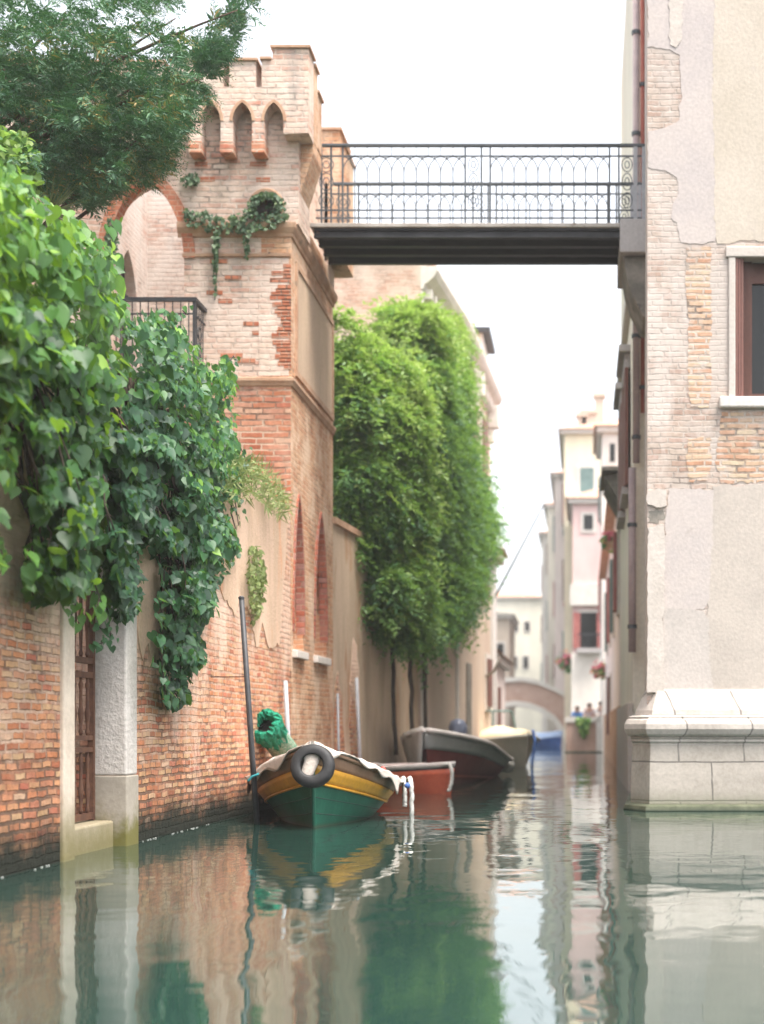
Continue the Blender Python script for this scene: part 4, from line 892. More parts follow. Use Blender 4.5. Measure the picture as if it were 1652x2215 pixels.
# white rope fenders at the right quarter
def rope(name, label, pts, r, mat, group=None, cat='rope'):
    pts = [Vector(p) for p in pts]; q = []
    for i in range(len(pts)-1):
        for k in range(6): q.append(pts[i].lerp(pts[i+1], k/6)+Vector((rs.normal(0, r*.10), rs.normal(0, r*.10), 0)))
    q.append(pts[-1])
    return tag(obj(name, MB().tube(q, r, 7), mat, smooth=True, loc=tuple(pts[0])), label, cat, group)
for i, (xx, ybot, lb) in enumerate(((874,1738,'white hanging rope at the yellow quarter of the green boat, with a blue float'),(889,1764,'outer white hanging rope just right of the green boat'))):
    Yb = 17.1
    rope('rope_fender', lb, [P(xx-8, 1688, Yb+.3), P(xx-2, 1683, Yb+.1), P(xx, 1700, Yb), P(xx+1, 1720, Yb), P(xx+1, ybot, Yb), P(xx+1, ybot+6, Yb)], .027, M['rope'], 'white rope fenders on the boats')
fl = P(881, 1699, 17.0); tag(obj('blue_float', MB().lathe([(.008,-.035),(.03,-.02),(.034,.0),(.03,.02),(.008,.035)], fl, 12), M['blue_tarp'], smooth=True, loc=fl), 'small blue float between the two white ropes', 'float')
rope('mooring_rope', 'cyan rope end knotted round the black mooring pole', [P(536, 1690, 15.3), P(545, 1680, 15.3), P(556, 1676, 15.3), P(566, 1668, 15.5)], .013, M['cyan_rope'])
# bundle of green netting standing in the stern by the wall
nt0 = Vector(P(572, 1568, 17.6)); nt1 = Vector(P(628, 1640, 18.3))
ax = (nt1-nt0).normalized(); uu = ax.orthogonal().normalized(); vv = ax.cross(uu)
nb_ = thing('net_bundle', 'rolled bundle of green fishing net leaning against the wall behind the green boat', 'net bundle', tuple(nt1))
r4 = np.random.RandomState(8)
def tubeskin(r0, a0_, a1_, n=36, m=10, rough=.02):
    rows = []
    for i in range(m+1):
        q = a0_+(a1_-a0_)*i/m; c_ = nt0.lerp(nt1, q)
        rows.append([tuple(c_+(uu*math.cos(a)*.95+vv*math.sin(a))*(r0*(1+r4.normal(0, rough)))) for a in np.linspace(0, 2*math.pi, n+1)[:-1]])
    return MB().grid(rows, closed=True)
obj('rolled_net', tubeskin(.17, .02, 1.0), M['net_pale'], nb_, smooth=True)
rows = []
for r_, h_ in ((.10,.06),(.12,-.02),(.155,-.05),(.20,-.03),(.205,.04),(.19,.12),(.175,.22),(.172,.30)):
    rows.append([tuple(nt0+ax*(h_+r4.normal(0, .018)+(.05*math.sin(a*7) if h_ > .1 else 0))+(uu*math.cos(a)+vv*math.sin(a))*(r_+r4.normal(0, .012))) for a in np.linspace(0, 2*math.pi, 41)[:-1]])
obj('net_rim', MB().grid(rows, closed=True), M['net'], nb_, smooth=False)
obj('inside', tubeskin(.10, .10, .13, 20, 1, 0).grid([[tuple(nt0.lerp(nt1, .14)+(uu*math.cos(a)+vv*math.sin(a))*r_) for a in np.linspace(0, 2*math.pi, 21)[:-1]] for r_ in (.17, .005)], closed=True), M['rubber'], nb_)  # black plug coloured as the shade within the net roll

# 2 red dinghy, bow towards the open canal
bw2 = (sX(972,22.3), 22.3)
pt2, bt2, *_ = hull_fn(bw2, R(143), 2.9, 1.15, lambda t: .40+.10*max(0, 1-t/.5)**1.5, -.15, .12, tmax=.5, pw=2.0, tw=.8)
b2_ = thing('red_dinghy', 'small orange red dinghy with a white rim moored behind the green boat', 'boat', (bw2[0], bw2[1], 0))
obj('hull', strip(pt2, 0, .84, 24, 6), M['red_hull'], b2_, smooth=True, solid=.015)
obj('dark_band', strip(pt2, .84, .88, 24, 1, .004), M['black_iron'], b2_, smooth=True)
obj('white_rim', strip(pt2, .88, 1.0, 24, 2, .008), M['white_paint'], b2_, smooth=True, solid=.02)
mb = MB().grid([[tuple(np.array(pt2(t, .96, 1))*(.5+.5*u)+np.array(pt2(t, .96, -1))*(.5-.5*u)+np.array((0,0,.02*(1-u*u)))) for u in np.linspace(-1, 1, 7)] for t in np.linspace(.01, 1, 20)])
obj('deck', mb, M['pink_deck'], b2_, smooth=True)
for t in (.35, .7):
    a = np.array(pt2(t, 1.0, 1)); b = np.array(pt2(t, 1.0, -1)); obj('thwart', MB().fbox(a, (b-a)/np.linalg.norm(b-a), (0,1,0), .02, np.linalg.norm(b-a)-.02, -.09, .09, .005, .04), M['white_paint'], b2_)
rope('rope_fender', 'white rope loop drooping from the bow of the red dinghy', [P(955, 1655, 22.2), P(972, 1652, 22.15), P(978, 1668, 22.1), P(976, 1695, 22.1), P(970, 1712, 22.1)], .03, M['rope'], 'white rope fenders on the boats')
pk = P(828, 1672, 17.6); tag(obj('red_rag', MB().lathe([(.03,-.05),(.05,-.02),(.04,.04),(.015,.08)], pk, 9), M['red_buoy'], smooth=True, loc=pk), 'crumpled red rag lying on the stern of the green boat', 'rag')

# 3 grey and maroon launch, high bow towards the wall
bw3 = (sX(928,25.5), 25.5)
head3 = R(85.5)
pt3, bt3, *_ = hull_fn(bw3, head3, 5.6, 1.62, lambda t: .37+.64*max(0, 1-t/.95)**1.15, -.2, .30, tmax=.42, pw=2.1, tw=.88)
b3 = thing('grey_launch', 'grey motor launch with a maroon underside and a high bow, third boat from the tower', 'boat', (bw3[0], bw3[1], 0))
obj('hull', strip(pt3, 0, .70, 28, 6), M['maroon_hull'], b3, smooth=True)
obj('red_line', strip(pt3, .30, .34, 28, 1, .006), M['red_hull'], b3, smooth=True)
obj('grey_topside', strip(pt3, .70, .93, 28, 4, .012), M['grey_hull'], b3, smooth=True, solid=.02)
mb = MB()
for side in (-1, 1): mb.tube([pt3(i/28, .96, side, .03) for i in range(29)], .05, 8)
obj('gunwale', mb, M['white_paint'], b3, smooth=True)
mb = MB().grid([[tuple(np.array(pt3(t, .96, 1))*(.5+.5*u)+np.array(pt3(t, .96, -1))*(.5-.5*u)+np.array((0,0,.05*(1-u*u)))) for u in np.linspace(-1, 1, 7)] for t in np.linspace(.0, 1, 20)])
obj('deck', mb, M['grey_hull'], b3, smooth=True)
# white cloth over the wall side of the bow
rows = []
for i in range(13):
    t = .0+i/12*.38; e = np.array(pt3(t, .98, 1, .07))
    lo = np.array(pt3(t, .25+.1*math.sin(i*1.3), 1, .16))
    rows.append([tuple(e*(1-v)+lo*v+np.array((.02*math.sin(i*2.1+v*3), -.05*math.sin(v*math.pi)-.03*math.sin(i*1.7), .05*(1-v)))) for v in np.linspace(0, 1, 7)])
obj('bow_cloth', MB().grid(rows), M['grey_canvas'], b3, smooth=True, solid=.015, label='pale cloth draped over the bow')
oc_ = P(990, 1580, 31.2)
om = obj('outboard_motor', MB().lathe([(.06,-.28),(.15,-.22),(.19,-.05),(.20,.08),(.15,.2),(.04,.25)], oc_, 16), plain('motor_cowl', (.13,.15,.22), (.2,.22,.3), 4, rough=.35, bump=.05, spec=.5), b3, smooth=True)
obj('motor_leg', MB().box(oc_[0]-.06, oc_[0]+.06, oc_[1]-.05, oc_[1]+.1, -.3, oc_[2]-.27), M['black_iron'], om)
def ball(name, label, c_, r, mat, group): return tag(obj(name, MB().lathe([(r*math.sin(a)+.002, -r*math.cos(a)) for a in np.linspace(.05, math.pi-.05, 9)], c_, 14), mat, smooth=True, loc=c_), label, 'buoy', group)
ball('fender_buoy', 'white ball fender against the grey side of the launch', P(1052, 1632, 29.4), .13, M['buoy'], 'ball fenders on the launch')
ball('fender_buoy', 'white ball fender hanging low off the stern of the grey launch', P(1097, 1655, 31.2), .16, M['buoy'], 'ball fenders on the launch')
ball('fender_buoy', 'small red float beside the white ball at the launch stern', P(1082, 1646, 31.4), .13, M['red_buoy'], 'ball fenders on the launch')

# 4 cream canvas boat
bw4 = (sX(1135,38.0), 38.0); head4 = R(112)
pt4, bt4, *_ = hull_fn(bw4, head4, 5.4, 1.9, lambda t: .62+.22*max(0, 1-t/.5)**1.4, -.2, .3, tmax=.42, pw=2.1, tw=.85)
b4 = thing('cream_covered_boat', 'grey green boat under a cream canvas cover with a windscreen, beyond the grey launch', 'boat', (bw4[0], bw4[1], 0))
obj('hull', strip(pt4, 0, 1.0, 24, 7), M['grey_green_hull'], b4, smooth=True)
mb = MB()
for side in (-1, 1): mb.tube([pt4(i/24, .98, side, .02) for i in range(25)], .035, 7)
obj('gunwale', mb, M['grey_hull'], b4, smooth=True)
mb = MB().grid([[tuple(np.array(pt4(t, 1.0, 1, .05))*(.5+.5*u)+np.array(pt4(t, 1.0, -1, .05))*(.5-.5*u)+np.array((0, 0, .06+.34*(1-abs(u)**1.6)*min(1, t*3)+.03*math.sin(t*19+u*5)-(.12 if abs(u) > .99 else 0)))) for u in np.linspace(-1, 1, 15)] for t in np.linspace(.0, 1, 26)])
obj('canvas_cover', mb, M['cream_canvas'], b4, smooth=True, solid=.01)
a = np.array(pt4(.5, 1.0, 1)); b = np.array(pt4(.5, 1.0, -1)); uq = (b-a)/np.linalg.norm(b-a); c0 = (a+b)/2
mb = MB()
for q0, q1 in (((-.7,.25),(-.55,.85)),((-.55,.85),(.55,.85)),((.55,.85),(.7,.25)),((0,.3),(0,.85))):
    mb.tube([tuple(c0+uq*q0[0]+np.array((0,0,q0[1]))), tuple(c0+uq*q1[0]+np.array((0,0,q1[1])))], .03, 6)
obj('windscreen_frame', mb, M['teal_shutter'], b4)
rope('mooring_rope', 'dark blue rope hanging from the bow of the cream covered boat', [P(1152, 1580, 37.8), P(1157, 1600, 37.7), P(1153, 1630, 37.7), P(1150, 1660, 37.7)], .04, M['blue_tarp'])
# 5 small blue boat by the bridge
bw5 = (sX(1212,78), 78)
pt5, bt5, *_ = hull_fn((sX(1212,78), 78), R(150), 2.0, 1.1, lambda t: .45+.1*max(0,1-t*2), -.1, .1, tmax=.5, tw=.8)
b5 = thing('blue_boat', 'small boat with a blue cover moored under the arch of the brick bridge', 'boat', (bw5[0], bw5[1], 0))
obj('hull', strip(pt5, 0, 1, 16, 5), M['blue_tarp'], b5, smooth=True)
obj('cover', MB().grid([[tuple(np.array(pt5(t, 1.0, 1, .03))*(.5+.5*u)+np.array(pt5(t, 1.0, -1, .03))*(.5-.5*u)+np.array((0,0,.02+.3*(1-abs(u)**1.5)))) for u in np.linspace(-1, 1, 9)] for t in np.linspace(0, 1, 12)]), paint('pale_blue_cover', (.22,.32,.50), (.30,.40,.55)), b5, smooth=True)

# ------------------------------------------------------------------ people on the quay
SKIN = plain('skin', (.52,.30,.22), (.46,.26,.19), 6, rough=.6, bump=.05)
HAIR = plain('brown_hair', (.06,.04,.03), (.09,.06,.04), 20, rough=.7)
def skin_mesh(name, verts, edges, rad, mat, parent, root=0):
    me = bpy.data.meshes.new(name); bm = bmesh.new(); ly = bm.verts.layers.skin.verify(); b = base(parent)
    vs = [bm.verts.new((x-b[0], y-b[1], z-b[2])) for x, y, z in verts]
    for a, c_ in edges: bm.edges.new((vs[a], vs[c_]))
    for i, v in enumerate(vs):
        r_ = rad[i]; v[ly].radius = (r_, r_) if not hasattr(r_, '__len__') else r_; v[ly].use_root = (i == root)
    bm.to_mesh(me); bm.free(); me.materials.append(mat)
    o_ = bpy.data.objects.new(name, me); COL.objects.link(o_); o_.parent = parent; WLOC[o_.name] = b
    m1 = o_.modifiers.new('skin', 'SKIN'); m1.use_smooth_shade = True; m2 = o_.modifiers.new('sub', 'SUBSURF'); m2.levels = m2.render_levels = 1
    return o_
def person(label, x, y, z, yaw, lean, shirt, trousers, reach=.35, Ht=1.72):
    t = thing('person', label, 'person', (x, y, z), 'people on the quay')
    c_, s_ = math.cos(yaw), math.sin(yaw)
    def W(r_, f, u): return (x+r_*c_+f*s_, y-r_*s_+f*c_, z+u)     # right, forward, up
    k = Ht/1.72; L = lean
    J = dict(pel=(0,0,.95), sp=(0,L*.3,1.15), ch=(0,L*.75,1.36), nk=(0,L,1.50), hd=(0,L*1.08+.02,1.60), tp=(0,L*1.1+.02,1.70))
    for sd_, nm in ((-1,'l'),(1,'r')):
        J['sh'+nm] = (sd_*.19, L*.9, 1.42); J['el'+nm] = (sd_*.25, L*.9+reach*.45, 1.18); J['wr'+nm] = (sd_*.16, L*.9+reach, 1.10); J['hn'+nm] = (sd_*.14, L*.9+reach+.09, 1.10)
        J['hp'+nm] = (sd_*.10, 0, .90); J['kn'+nm] = (sd_*.11, .03, .49); J['an'+nm] = (sd_*.11, -.02, .08); J['to'+nm] = (sd_*.13, .13, .04)
    W3 = {n: W(*(q*k for q in p)) for n, p in J.items()}
    def sk(name, names, edges, rad, mat, root): 
        ix = {n: i for i, n in enumerate(names)}
        return skin_mesh(name, [W3[n] for n in names], [(ix[a], ix[b]) for a, b in edges], [rad[n] for n in names], mat, t, ix[root])
    rb = dict(pel=.13, sp=.12, ch=.14, nk=.055, hd=.095, tp=.07, hpl=.09, hpr=.09, knl=.06, knr=.06, anl=.045, anr=.045, tol=.035, tor=.035, shl=.06, shr=.06, ell=.042, elr=.042, wrl=.032, wrr=.032, hnl=.03, hnr=.03)
    allE = [('pel','sp'),('sp','ch'),('ch','nk'),('nk','hd'),('hd','tp')]
    for nm in 'lr': allE += [('pel','hp'+nm),('hp'+nm,'kn'+nm),('kn'+nm,'an'+nm),('an'+nm,'to'+nm),('ch','sh'+nm),('sh'+nm,'el'+nm),('el'+nm,'wr'+nm),('wr'+nm,'hn'+nm)]
    sk('body', list(J), allE, rb, SKIN, 'pel')
    g = {n: v*1.18 for n, v in rb.items()}
    sk('shirt', ['pel','sp','ch','shl','shr','ell','elr'], [('pel','sp'),('sp','ch'),('ch','shl'),('ch','shr'),('shl','ell'),('shr','elr')], g, shirt, 'sp')
    sk('trousers', ['pel','hpl','hpr','knl','knr','anl','anr'], [('pel','hpl'),('pel','hpr'),('hpl','knl'),('hpr','knr'),('knl','anl'),('knr','anr')], {**g, 'pel': .15}, trousers, 'pel')
    hd = W3['hd']; f_ = (s_, c_)
    obj('hair', MB().lathe([(.10,-.02),(.108,.03),(.09,.09),(.03,.125)], (hd[0]-f_[0]*.02, hd[1]-f_[1]*.02, hd[2]), 12), HAIR, t, smooth=True)
    mb = MB()
    mb.lathe([(.004,-.02),(.018,-.015),(.012,.02),(.004,.03)], (hd[0]+f_[0]*.1, hd[1]+f_[1]*.1, hd[2]-.01), 6)
    for q in (-.1, .1): mb.lathe([(.005,-.03),(.02,-.01),(.022,.02),(.006,.03)], (hd[0]+f_[1]*q, hd[1]-f_[0]*q, hd[2]), 6)
    obj('face', mb, SKIN, t, smooth=True)
    return t
WSH = plain('white_shirt', (.72,.70,.68), (.62,.60,.58), 5, rough=.9); JNS = plain('blue_jeans', (.06,.12,.22), (.09,.16,.27), 6, rough=.9)
BSH = plain('blue_shirt', (.10,.25,.55), (.14,.3,.6), 5, rough=.9); PSH = plain('pale_shirt', (.62,.5,.48), (.5,.4,.4), 5, rough=.9); DRK = plain('dark_clothes', (.03,.035,.05), (.05,.05,.06), 5, rough=.9)
person('person in a white shirt and blue jeans leaning on the white quay pillar', .86, 61.75, .40, R(230), .12, WSH, JNS, .40)
person('person in a pale shirt standing behind the quay wall beside the pillar', .28, 62.2, .40, R(180), .05, PSH, DRK, .3, 1.66)
person('person in a bright blue shirt bending behind the quay wall', -.20, 62.3, .40, R(190), .22, BSH, DRK, .3, 1.52)

# ------------------------------------------------------------------ climbing plants, tree, grass, flowers
def wall_ivy(t, poly, n, bulge, size, seed, mat, lumpL, tintf, stems=12, behind=.25, sprigs=(), face=(1, -.35, .45), X0=XL, jit=.75):
    x, y = sample(poly, n)
    ed = edge_dist(x, y, poly); lm = lump(x, y, lumpL, seed)
    prof = np.clip(ed/(lumpL*.45), 0, 1)**.6
    keep = rs.uniform(0, 1, n) < np.clip(.30+.5*prof+.5*lm+.3*lump(x, y, lumpL*.5, seed+9), .06, 1)
    x, y, ed, lm, prof = x[keep], y[keep], ed[keep], lm[keep], prof[keep]; n = len(x)
    lm2 = lump(x, y, lumpL*.42, seed+50)
    b = bulge*(.3+.7*prof)*np.clip(.55+.42*lm+.30*lm2, .06, 1.3)
    q = 1-rs.uniform(0, 1, n)**1.5*.97
    X = X0+.03+b*q
    Z0 = 1+(H-y)*(X0*F/(x-VX))/F
    up = Z0 > 3.95
    X = np.where(up, X-rs.uniform(0, 1, n)*behind, X)
    Y = X*F/(x-VX); Z = 1+(H-y)*Y/F
    pts = np.stack([X, Y, Z], 1)
    nr = np.array(face)[None]+rs.normal(0, jit, (n, 3))*np.array([.7,.7,.6])
    tip = np.stack([rs.normal(.15, .5, n), rs.normal(-.1, .55, n), rs.normal(-1, .45, n)], 1)
    sz = size*np.clip(rs.lognormal(-.08, .34, n), .35, 1.7)*(.8+.4*q)
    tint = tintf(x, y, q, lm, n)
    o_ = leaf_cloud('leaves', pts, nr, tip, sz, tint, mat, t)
    mb = MB(); r5 = np.random.RandomState(seed+1); low = np.where(pts[:,2] < 3.4)[0]; pi = r5.choice(low, min(stems, len(low)), replace=False)
    for i in pi:
        p0 = pts[i]; zt = min(4.0, p0[2]+r5.uniform(.6, 2.0)); ln = max(.3, zt-p0[2]); k = 8
        mb.tube([(X0+.02+(p0[0]-X0)*(1-v)*.8+r5.normal(0,.02), p0[1]+r5.normal(0, .05)+.15*v*math.sin(v*5), p0[2]+ln*v) for v in np.linspace(0, 1, k)], list(np.linspace(.006, .014, k)), 5)
    obj('stems', mb, M['vine_bark'], t, smooth=True)
    return o_
ivyA = [(-60,330),(0,350),(40,360),(72,420),(130,440),(165,478),(235,492),(252,560),(262,640),(282,690),(272,760),(288,860),(248,905),(240,960),(236,1040),(254,1110),(232,1190),(214,1240),(160,1288),(95,1296),(58,1280),(58,1230),(76,1190),(62,1080),(70,980),(48,925),(10,870),(-60,850)]
tA = thing('bright_ivy', 'bright big leaved ivy pouring over the near end of the garden wall', 'ivy', (-3.8, 10.5, 2.5))
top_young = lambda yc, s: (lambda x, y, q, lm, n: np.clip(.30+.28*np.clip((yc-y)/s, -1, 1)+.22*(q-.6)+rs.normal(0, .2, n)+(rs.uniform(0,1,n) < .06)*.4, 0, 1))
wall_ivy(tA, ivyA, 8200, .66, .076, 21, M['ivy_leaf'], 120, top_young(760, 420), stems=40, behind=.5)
ivyB = [(262,700),(300,682),(332,668),(385,678),(402,728),(432,748),(458,790),(492,770),(505,790),(505,860),(512,960),(528,1010),(522,1085),(478,1095),(502,1130),(521,1190),(514,1232),(470,1262),(456,1340),(432,1368),(440,1428),(402,1468),(412,1512),(360,1538),(344,1490),(346,1380),(350,1262),(340,1205),(305,1170),(296,1240),(292,1320),(262,1350),(240,1330),(218,1240),(236,1100),(240,1000),(242,900),(288,850),(270,760)]
tB = thing('dark_ivy', 'darker glossy ivy hanging in a long tail down the wall past the stone doorway', 'ivy', (-3.8, 13.5, 2.5))
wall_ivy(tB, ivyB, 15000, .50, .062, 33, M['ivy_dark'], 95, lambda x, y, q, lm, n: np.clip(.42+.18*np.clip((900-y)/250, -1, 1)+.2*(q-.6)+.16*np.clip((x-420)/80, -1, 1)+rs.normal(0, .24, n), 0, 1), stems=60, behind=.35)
tail = [(346,1200),(420,1200),(470,1240),(455,1330),(432,1370),(440,1428),(402,1468),(410,1512),(360,1538),(344,1490),(346,1380)]
def strand_leaves(t, lines, size, mat, tint0, d=.1, step=11, spread=9, X0=XL):
    pts = []
    mb = MB()
    for ln in lines:
        ln = np.array(ln, float); path3 = []
        for i in range(len(ln)-1):
            L = np.hypot(*(ln[i+1]-ln[i])); k = max(2, int(L/step))
            for j in range(k):
                p = ln[i]+(ln[i+1]-ln[i])*j/k; path3.append(PX(p[0], p[1], X0+d*.7))
                for _ in range(2): pts.append(PX(p[0]+rs.normal(0, spread), p[1]+rs.normal(0, spread), X0+d*rs.uniform(.4, 1.3)))
        mb.tube(path3, .006, 5)
    n = len(pts)
    leaf_cloud('trailing_leaves', pts, np.array([[1,-.3,.4]])+rs.normal(0, .5, (n,3)), np.stack([rs.normal(.1,.4,n), rs.normal(0,.6,n), rs.normal(-1,.4,n)], 1), size*rs.uniform(.6, 1.25, n), np.clip(tint0+rs.normal(0, .15, n), 0, 1), mat, t)
    obj('trailing_stems', mb, M['vine_bark'], t, smooth=True)
strand_leaves(tA, [[(0,830),(8,900),(20,960),(8,1020)],[(-10,960),(14,1010),(30,1060)],[(0,1180),(12,1230)],[(70,1180),(60,1240),(75,1300)],[(150,1240),(165,1300),(150,1345)],[(235,490),(260,470)],[(-10,1090),(5,1140)],[(200,1250),(215,1290),(205,1345)]], .10, M['ivy_leaf'], .4, .35)
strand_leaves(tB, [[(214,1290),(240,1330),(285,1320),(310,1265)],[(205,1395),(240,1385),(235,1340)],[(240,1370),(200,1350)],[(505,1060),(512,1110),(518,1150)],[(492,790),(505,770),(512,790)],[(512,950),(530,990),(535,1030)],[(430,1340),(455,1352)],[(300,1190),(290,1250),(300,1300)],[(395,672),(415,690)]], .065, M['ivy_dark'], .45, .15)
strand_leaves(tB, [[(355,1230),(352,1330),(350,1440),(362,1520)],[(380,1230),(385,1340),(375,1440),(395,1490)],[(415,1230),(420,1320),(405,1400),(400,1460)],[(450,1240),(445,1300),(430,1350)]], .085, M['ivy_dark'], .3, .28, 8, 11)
# grass and a hanging plant on the same wall
gp = [(470,1010),(520,990),(560,1000),(600,1045),(628,1090),(624,1112),(600,1118),(560,1085),(520,1075),(480,1090)]
tG = thing('wall_grass', 'pale feathery grass growing along the wall top up to the tower', 'grass tuft', PX(560, 1060, XL))
x, y = sample(gp, 1500); n = len(x); X = XL-.15+rs.uniform(0, .38, n); pts = np.stack([X, X*F/(x-VX), 1+(H-y)*X/(x-VX)], 1)
leaf_cloud('blades', pts, rs.normal(0, 1, (n,3))+np.array([[.6,-.6,.2]]), np.stack([rs.normal(.35,.6,n), rs.normal(0,.6,n), rs.normal(.2,.7,n)], 1), rs.uniform(.07, .2, n), np.clip(rs.normal(.5, .22, n), 0, 1), M['grass_blade'], tG, V=BLADE_V*np.array([1,.35,1]), Fc=BLADE_F)
hp = [(540,1185),(558,1180),(574,1230),(570,1290),(560,1330),(548,1350),(540,1300),(536,1240)]
tH = thing('wall_weed', 'dry greyish weed hanging from the stucco above the black mooring pole', 'weed', PX(553, 1200, XL))
x, y = sample(hp, 420); n = len(x); X = XL+rs.uniform(.0, .14, n); pts = np.stack([X, X*F/(x-VX), 1+(H-y)*X/(x-VX)], 1)
leaf_cloud('leaves', pts, rs.normal(0, .7, (n,3))+np.array([[.8,-.5,.3]]), np.stack([rs.normal(.1,.5,n), rs.normal(0,.6,n), rs.normal(-.8,.6,n)], 1), rs.uniform(.03, .085, n), np.clip(rs.normal(.4, .2, n), 0, 1), M['grass_blade'], tH, V=IVY_V*np.array([1,.7,1]))
# creeper round the oculus of the tower
tC = thing('tower_creeper', 'thin green creeper trailing along the tower cornice round the round window', 'creeper', (tx(500), YT, tz(480)))
pts = []; 
for poly, n in (([(398,452),(440,458),(480,470),(520,462),(545,425),(580,415),(612,430),(622,470),(598,492),(560,500),(500,502),(440,496),(402,486)], 780), ([(545,425),(575,412),(606,425),(614,450),(600,435),(575,425),(556,440),(546,470),(538,470)], 200), ([(462,500),(476,500),(470,560),(466,640),(461,560)], 170), ([(392,385),(425,372),(430,390),(412,402),(396,404)], 90), ([(525,500),(540,500),(535,560),(530,540)], 50), ([(236,470),(256,480),(250,560),(232,600),(226,520)], 200)):
    x, y = sample(poly, n); cut = (np.hypot(x-576, y-449) > 20) | (rs.uniform(0, 1, n) < .25)
    x, y = x[cut], y[cut]; Y = YT-.04-rs.uniform(0, 1, len(x))**1.5*.16; pts.append(np.stack([(x-VX)*Y/F, Y, 1+(H-y)*Y/F], 1))
pts = np.concatenate(pts); n = len(pts)
leaf_cloud('leaves', pts, np.array([[.1,-1,.5]])+rs.normal(0, .6, (n,3)), np.stack([rs.normal(0,.6,n), rs.normal(0,.4,n), rs.normal(-.8,.5,n)], 1), rs.uniform(.025, .065, n), np.clip(rs.normal(.35, .22, n), 0, 1), M['creeper_leaf'], tC)
obj('stems', MB().tube([(tx(a), YT-.02, tz(b)) for a, b in ((400,480),(450,485),(500,488),(550,490),(600,485))], .01, 5).tube([(tx(a), YT-.015, tz(b)) for a, b in ((470,490),(472,560),(465,650))], .007, 5), M['vine_bark'], tC)

# the great creeper beyond the tower: many drooping leaf clumps on the wall and on the palace front
def creeper(t, poly, nclump, nf, surf, seed, size, rad, tintc, mat, spread=10):
    x, y = sample(poly, nclump*2); ed = edge_dist(x, y, poly); kp = np.where(ed > rs.uniform(0, 20, len(x)))[0][:nclump]; x, y, ed = x[kp], y[kp], ed[kp]; nclump = len(x); x = x+rs.normal(0, spread*.6, nclump); y = y+rs.normal(0, spread*.6, nclump)
    A = [[], [], [], [], []]
    for i in range(nclump):
        c_, nrm = surf(x[i], y[i]); c_ = np.array(c_); nrm = np.array(nrm)
        dp = rs.uniform(-.3, 1.3)*(.25+.75*min(1, ed[i]/40)); c_ = np.array((0,0,1.0))+(c_-np.array((0,0,1.0)))*(1-dp/c_[1]); r_ = rad*rs.uniform(.5, 1.25)
        m = int(nf*rs.uniform(.6, 1.4)); u = rs.normal(0, 1, (m,3))+nrm*.7; u /= np.linalg.norm(u, axis=1, keepdims=True)
        st = c_+u*r_*rs.uniform(.15, .75, (m,1)); dr = u*np.array([1,1,.55])+np.array([0,0,-.25])+rs.normal(0, .3, (m,3)); dr /= np.linalg.norm(dr, axis=1, keepdims=True)
        sd = np.cross(dr, np.array([0,0,1.0])+rs.normal(0, .3, (m,3))); sd /= np.linalg.norm(sd, axis=1, keepdims=True); nn = np.cross(sd, dr); nn *= np.sign(nn[:,2:3]+1e-9)
        L = r_*rs.uniform(.6, 1.15, m); ct = tintc(x[i], y[i])+rs.normal(0, .13)+.20*u[:,2]+rs.normal(0, .10, m)  # upward fronds tinted lighter, painting in light from above
        for k in range(6):
            a = (k+.6)/6; pp = st+dr*(L*a)[:,None]-np.array([0,0,1.0])*(.45*a*a*L)[:,None]
            for sg_ in (-1, 1):
                for l_, v in zip(A, (pp, nn+rs.normal(0, .35, (m,3)), dr*.7+sd*sg_*.8+np.array([0,0,-.25])+rs.normal(0, .2, (m,3)), size*(1-.4*a)*rs.uniform(.7, 1.3, m), np.clip(ct+.12*a+rs.normal(0, .07, m), 0, 1))): l_.append(v)
    return leaf_cloud('leaves', *[np.concatenate(v) for v in A], mat, t, V=BLADE_V*np.array([1,1.15,1]), Fc=BLADE_F)
def onplane(A, n_):                                  # pixel to point on a vertical plane through A with outward normal n_
    def f(x, y):
        k = (x-VX)/F; den = n_.x*k+n_.y; Y = (n_.x*A.x+n_.y*A.y)/den
        return (k*Y, Y, 1+(H-y)*Y/F), (n_.x, n_.y, 0)
    return f
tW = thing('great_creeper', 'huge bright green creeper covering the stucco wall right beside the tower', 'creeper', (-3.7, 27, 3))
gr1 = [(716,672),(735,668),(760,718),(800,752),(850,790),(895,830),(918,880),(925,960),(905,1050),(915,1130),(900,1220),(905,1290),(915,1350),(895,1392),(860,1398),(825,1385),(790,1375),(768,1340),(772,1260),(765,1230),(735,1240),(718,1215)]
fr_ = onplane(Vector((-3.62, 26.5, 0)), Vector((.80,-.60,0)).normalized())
creeper(tW, gr1, 420, 26, fr_, 4, .15, .42, lambda x, y: .62+.22*np.clip((900-y)/250, -1, 1)+(.16 if x > 850 else 0), M['wisteria_leaf'])  # higher clumps tinted lighter, as the lit top of the mass
for i, (xa, ya) in enumerate(((848,1380),(886,1390))):
    mb = MB(); a = np.array(fr_(xa, ya)[0]); b = np.array(fr_(xa+6, 1600)[0]); mb.tube([tuple(a+(b-a)*v+np.array((rs.normal(0,.012), 0, 0))) for v in np.linspace(-.15, 1.15, 9)], .04, 7); obj('stem', mb, M['vine_bark'], tW, smooth=True)
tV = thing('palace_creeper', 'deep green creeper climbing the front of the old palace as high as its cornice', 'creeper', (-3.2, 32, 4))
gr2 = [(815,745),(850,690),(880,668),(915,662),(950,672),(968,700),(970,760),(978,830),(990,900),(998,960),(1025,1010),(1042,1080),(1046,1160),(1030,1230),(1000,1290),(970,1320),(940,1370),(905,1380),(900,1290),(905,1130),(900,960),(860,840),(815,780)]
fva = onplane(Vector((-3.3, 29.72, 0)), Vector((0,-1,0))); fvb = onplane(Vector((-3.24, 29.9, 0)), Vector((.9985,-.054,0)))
fv_ = lambda x, y: fva(x, y) if x < 905 else fvb(x, y)
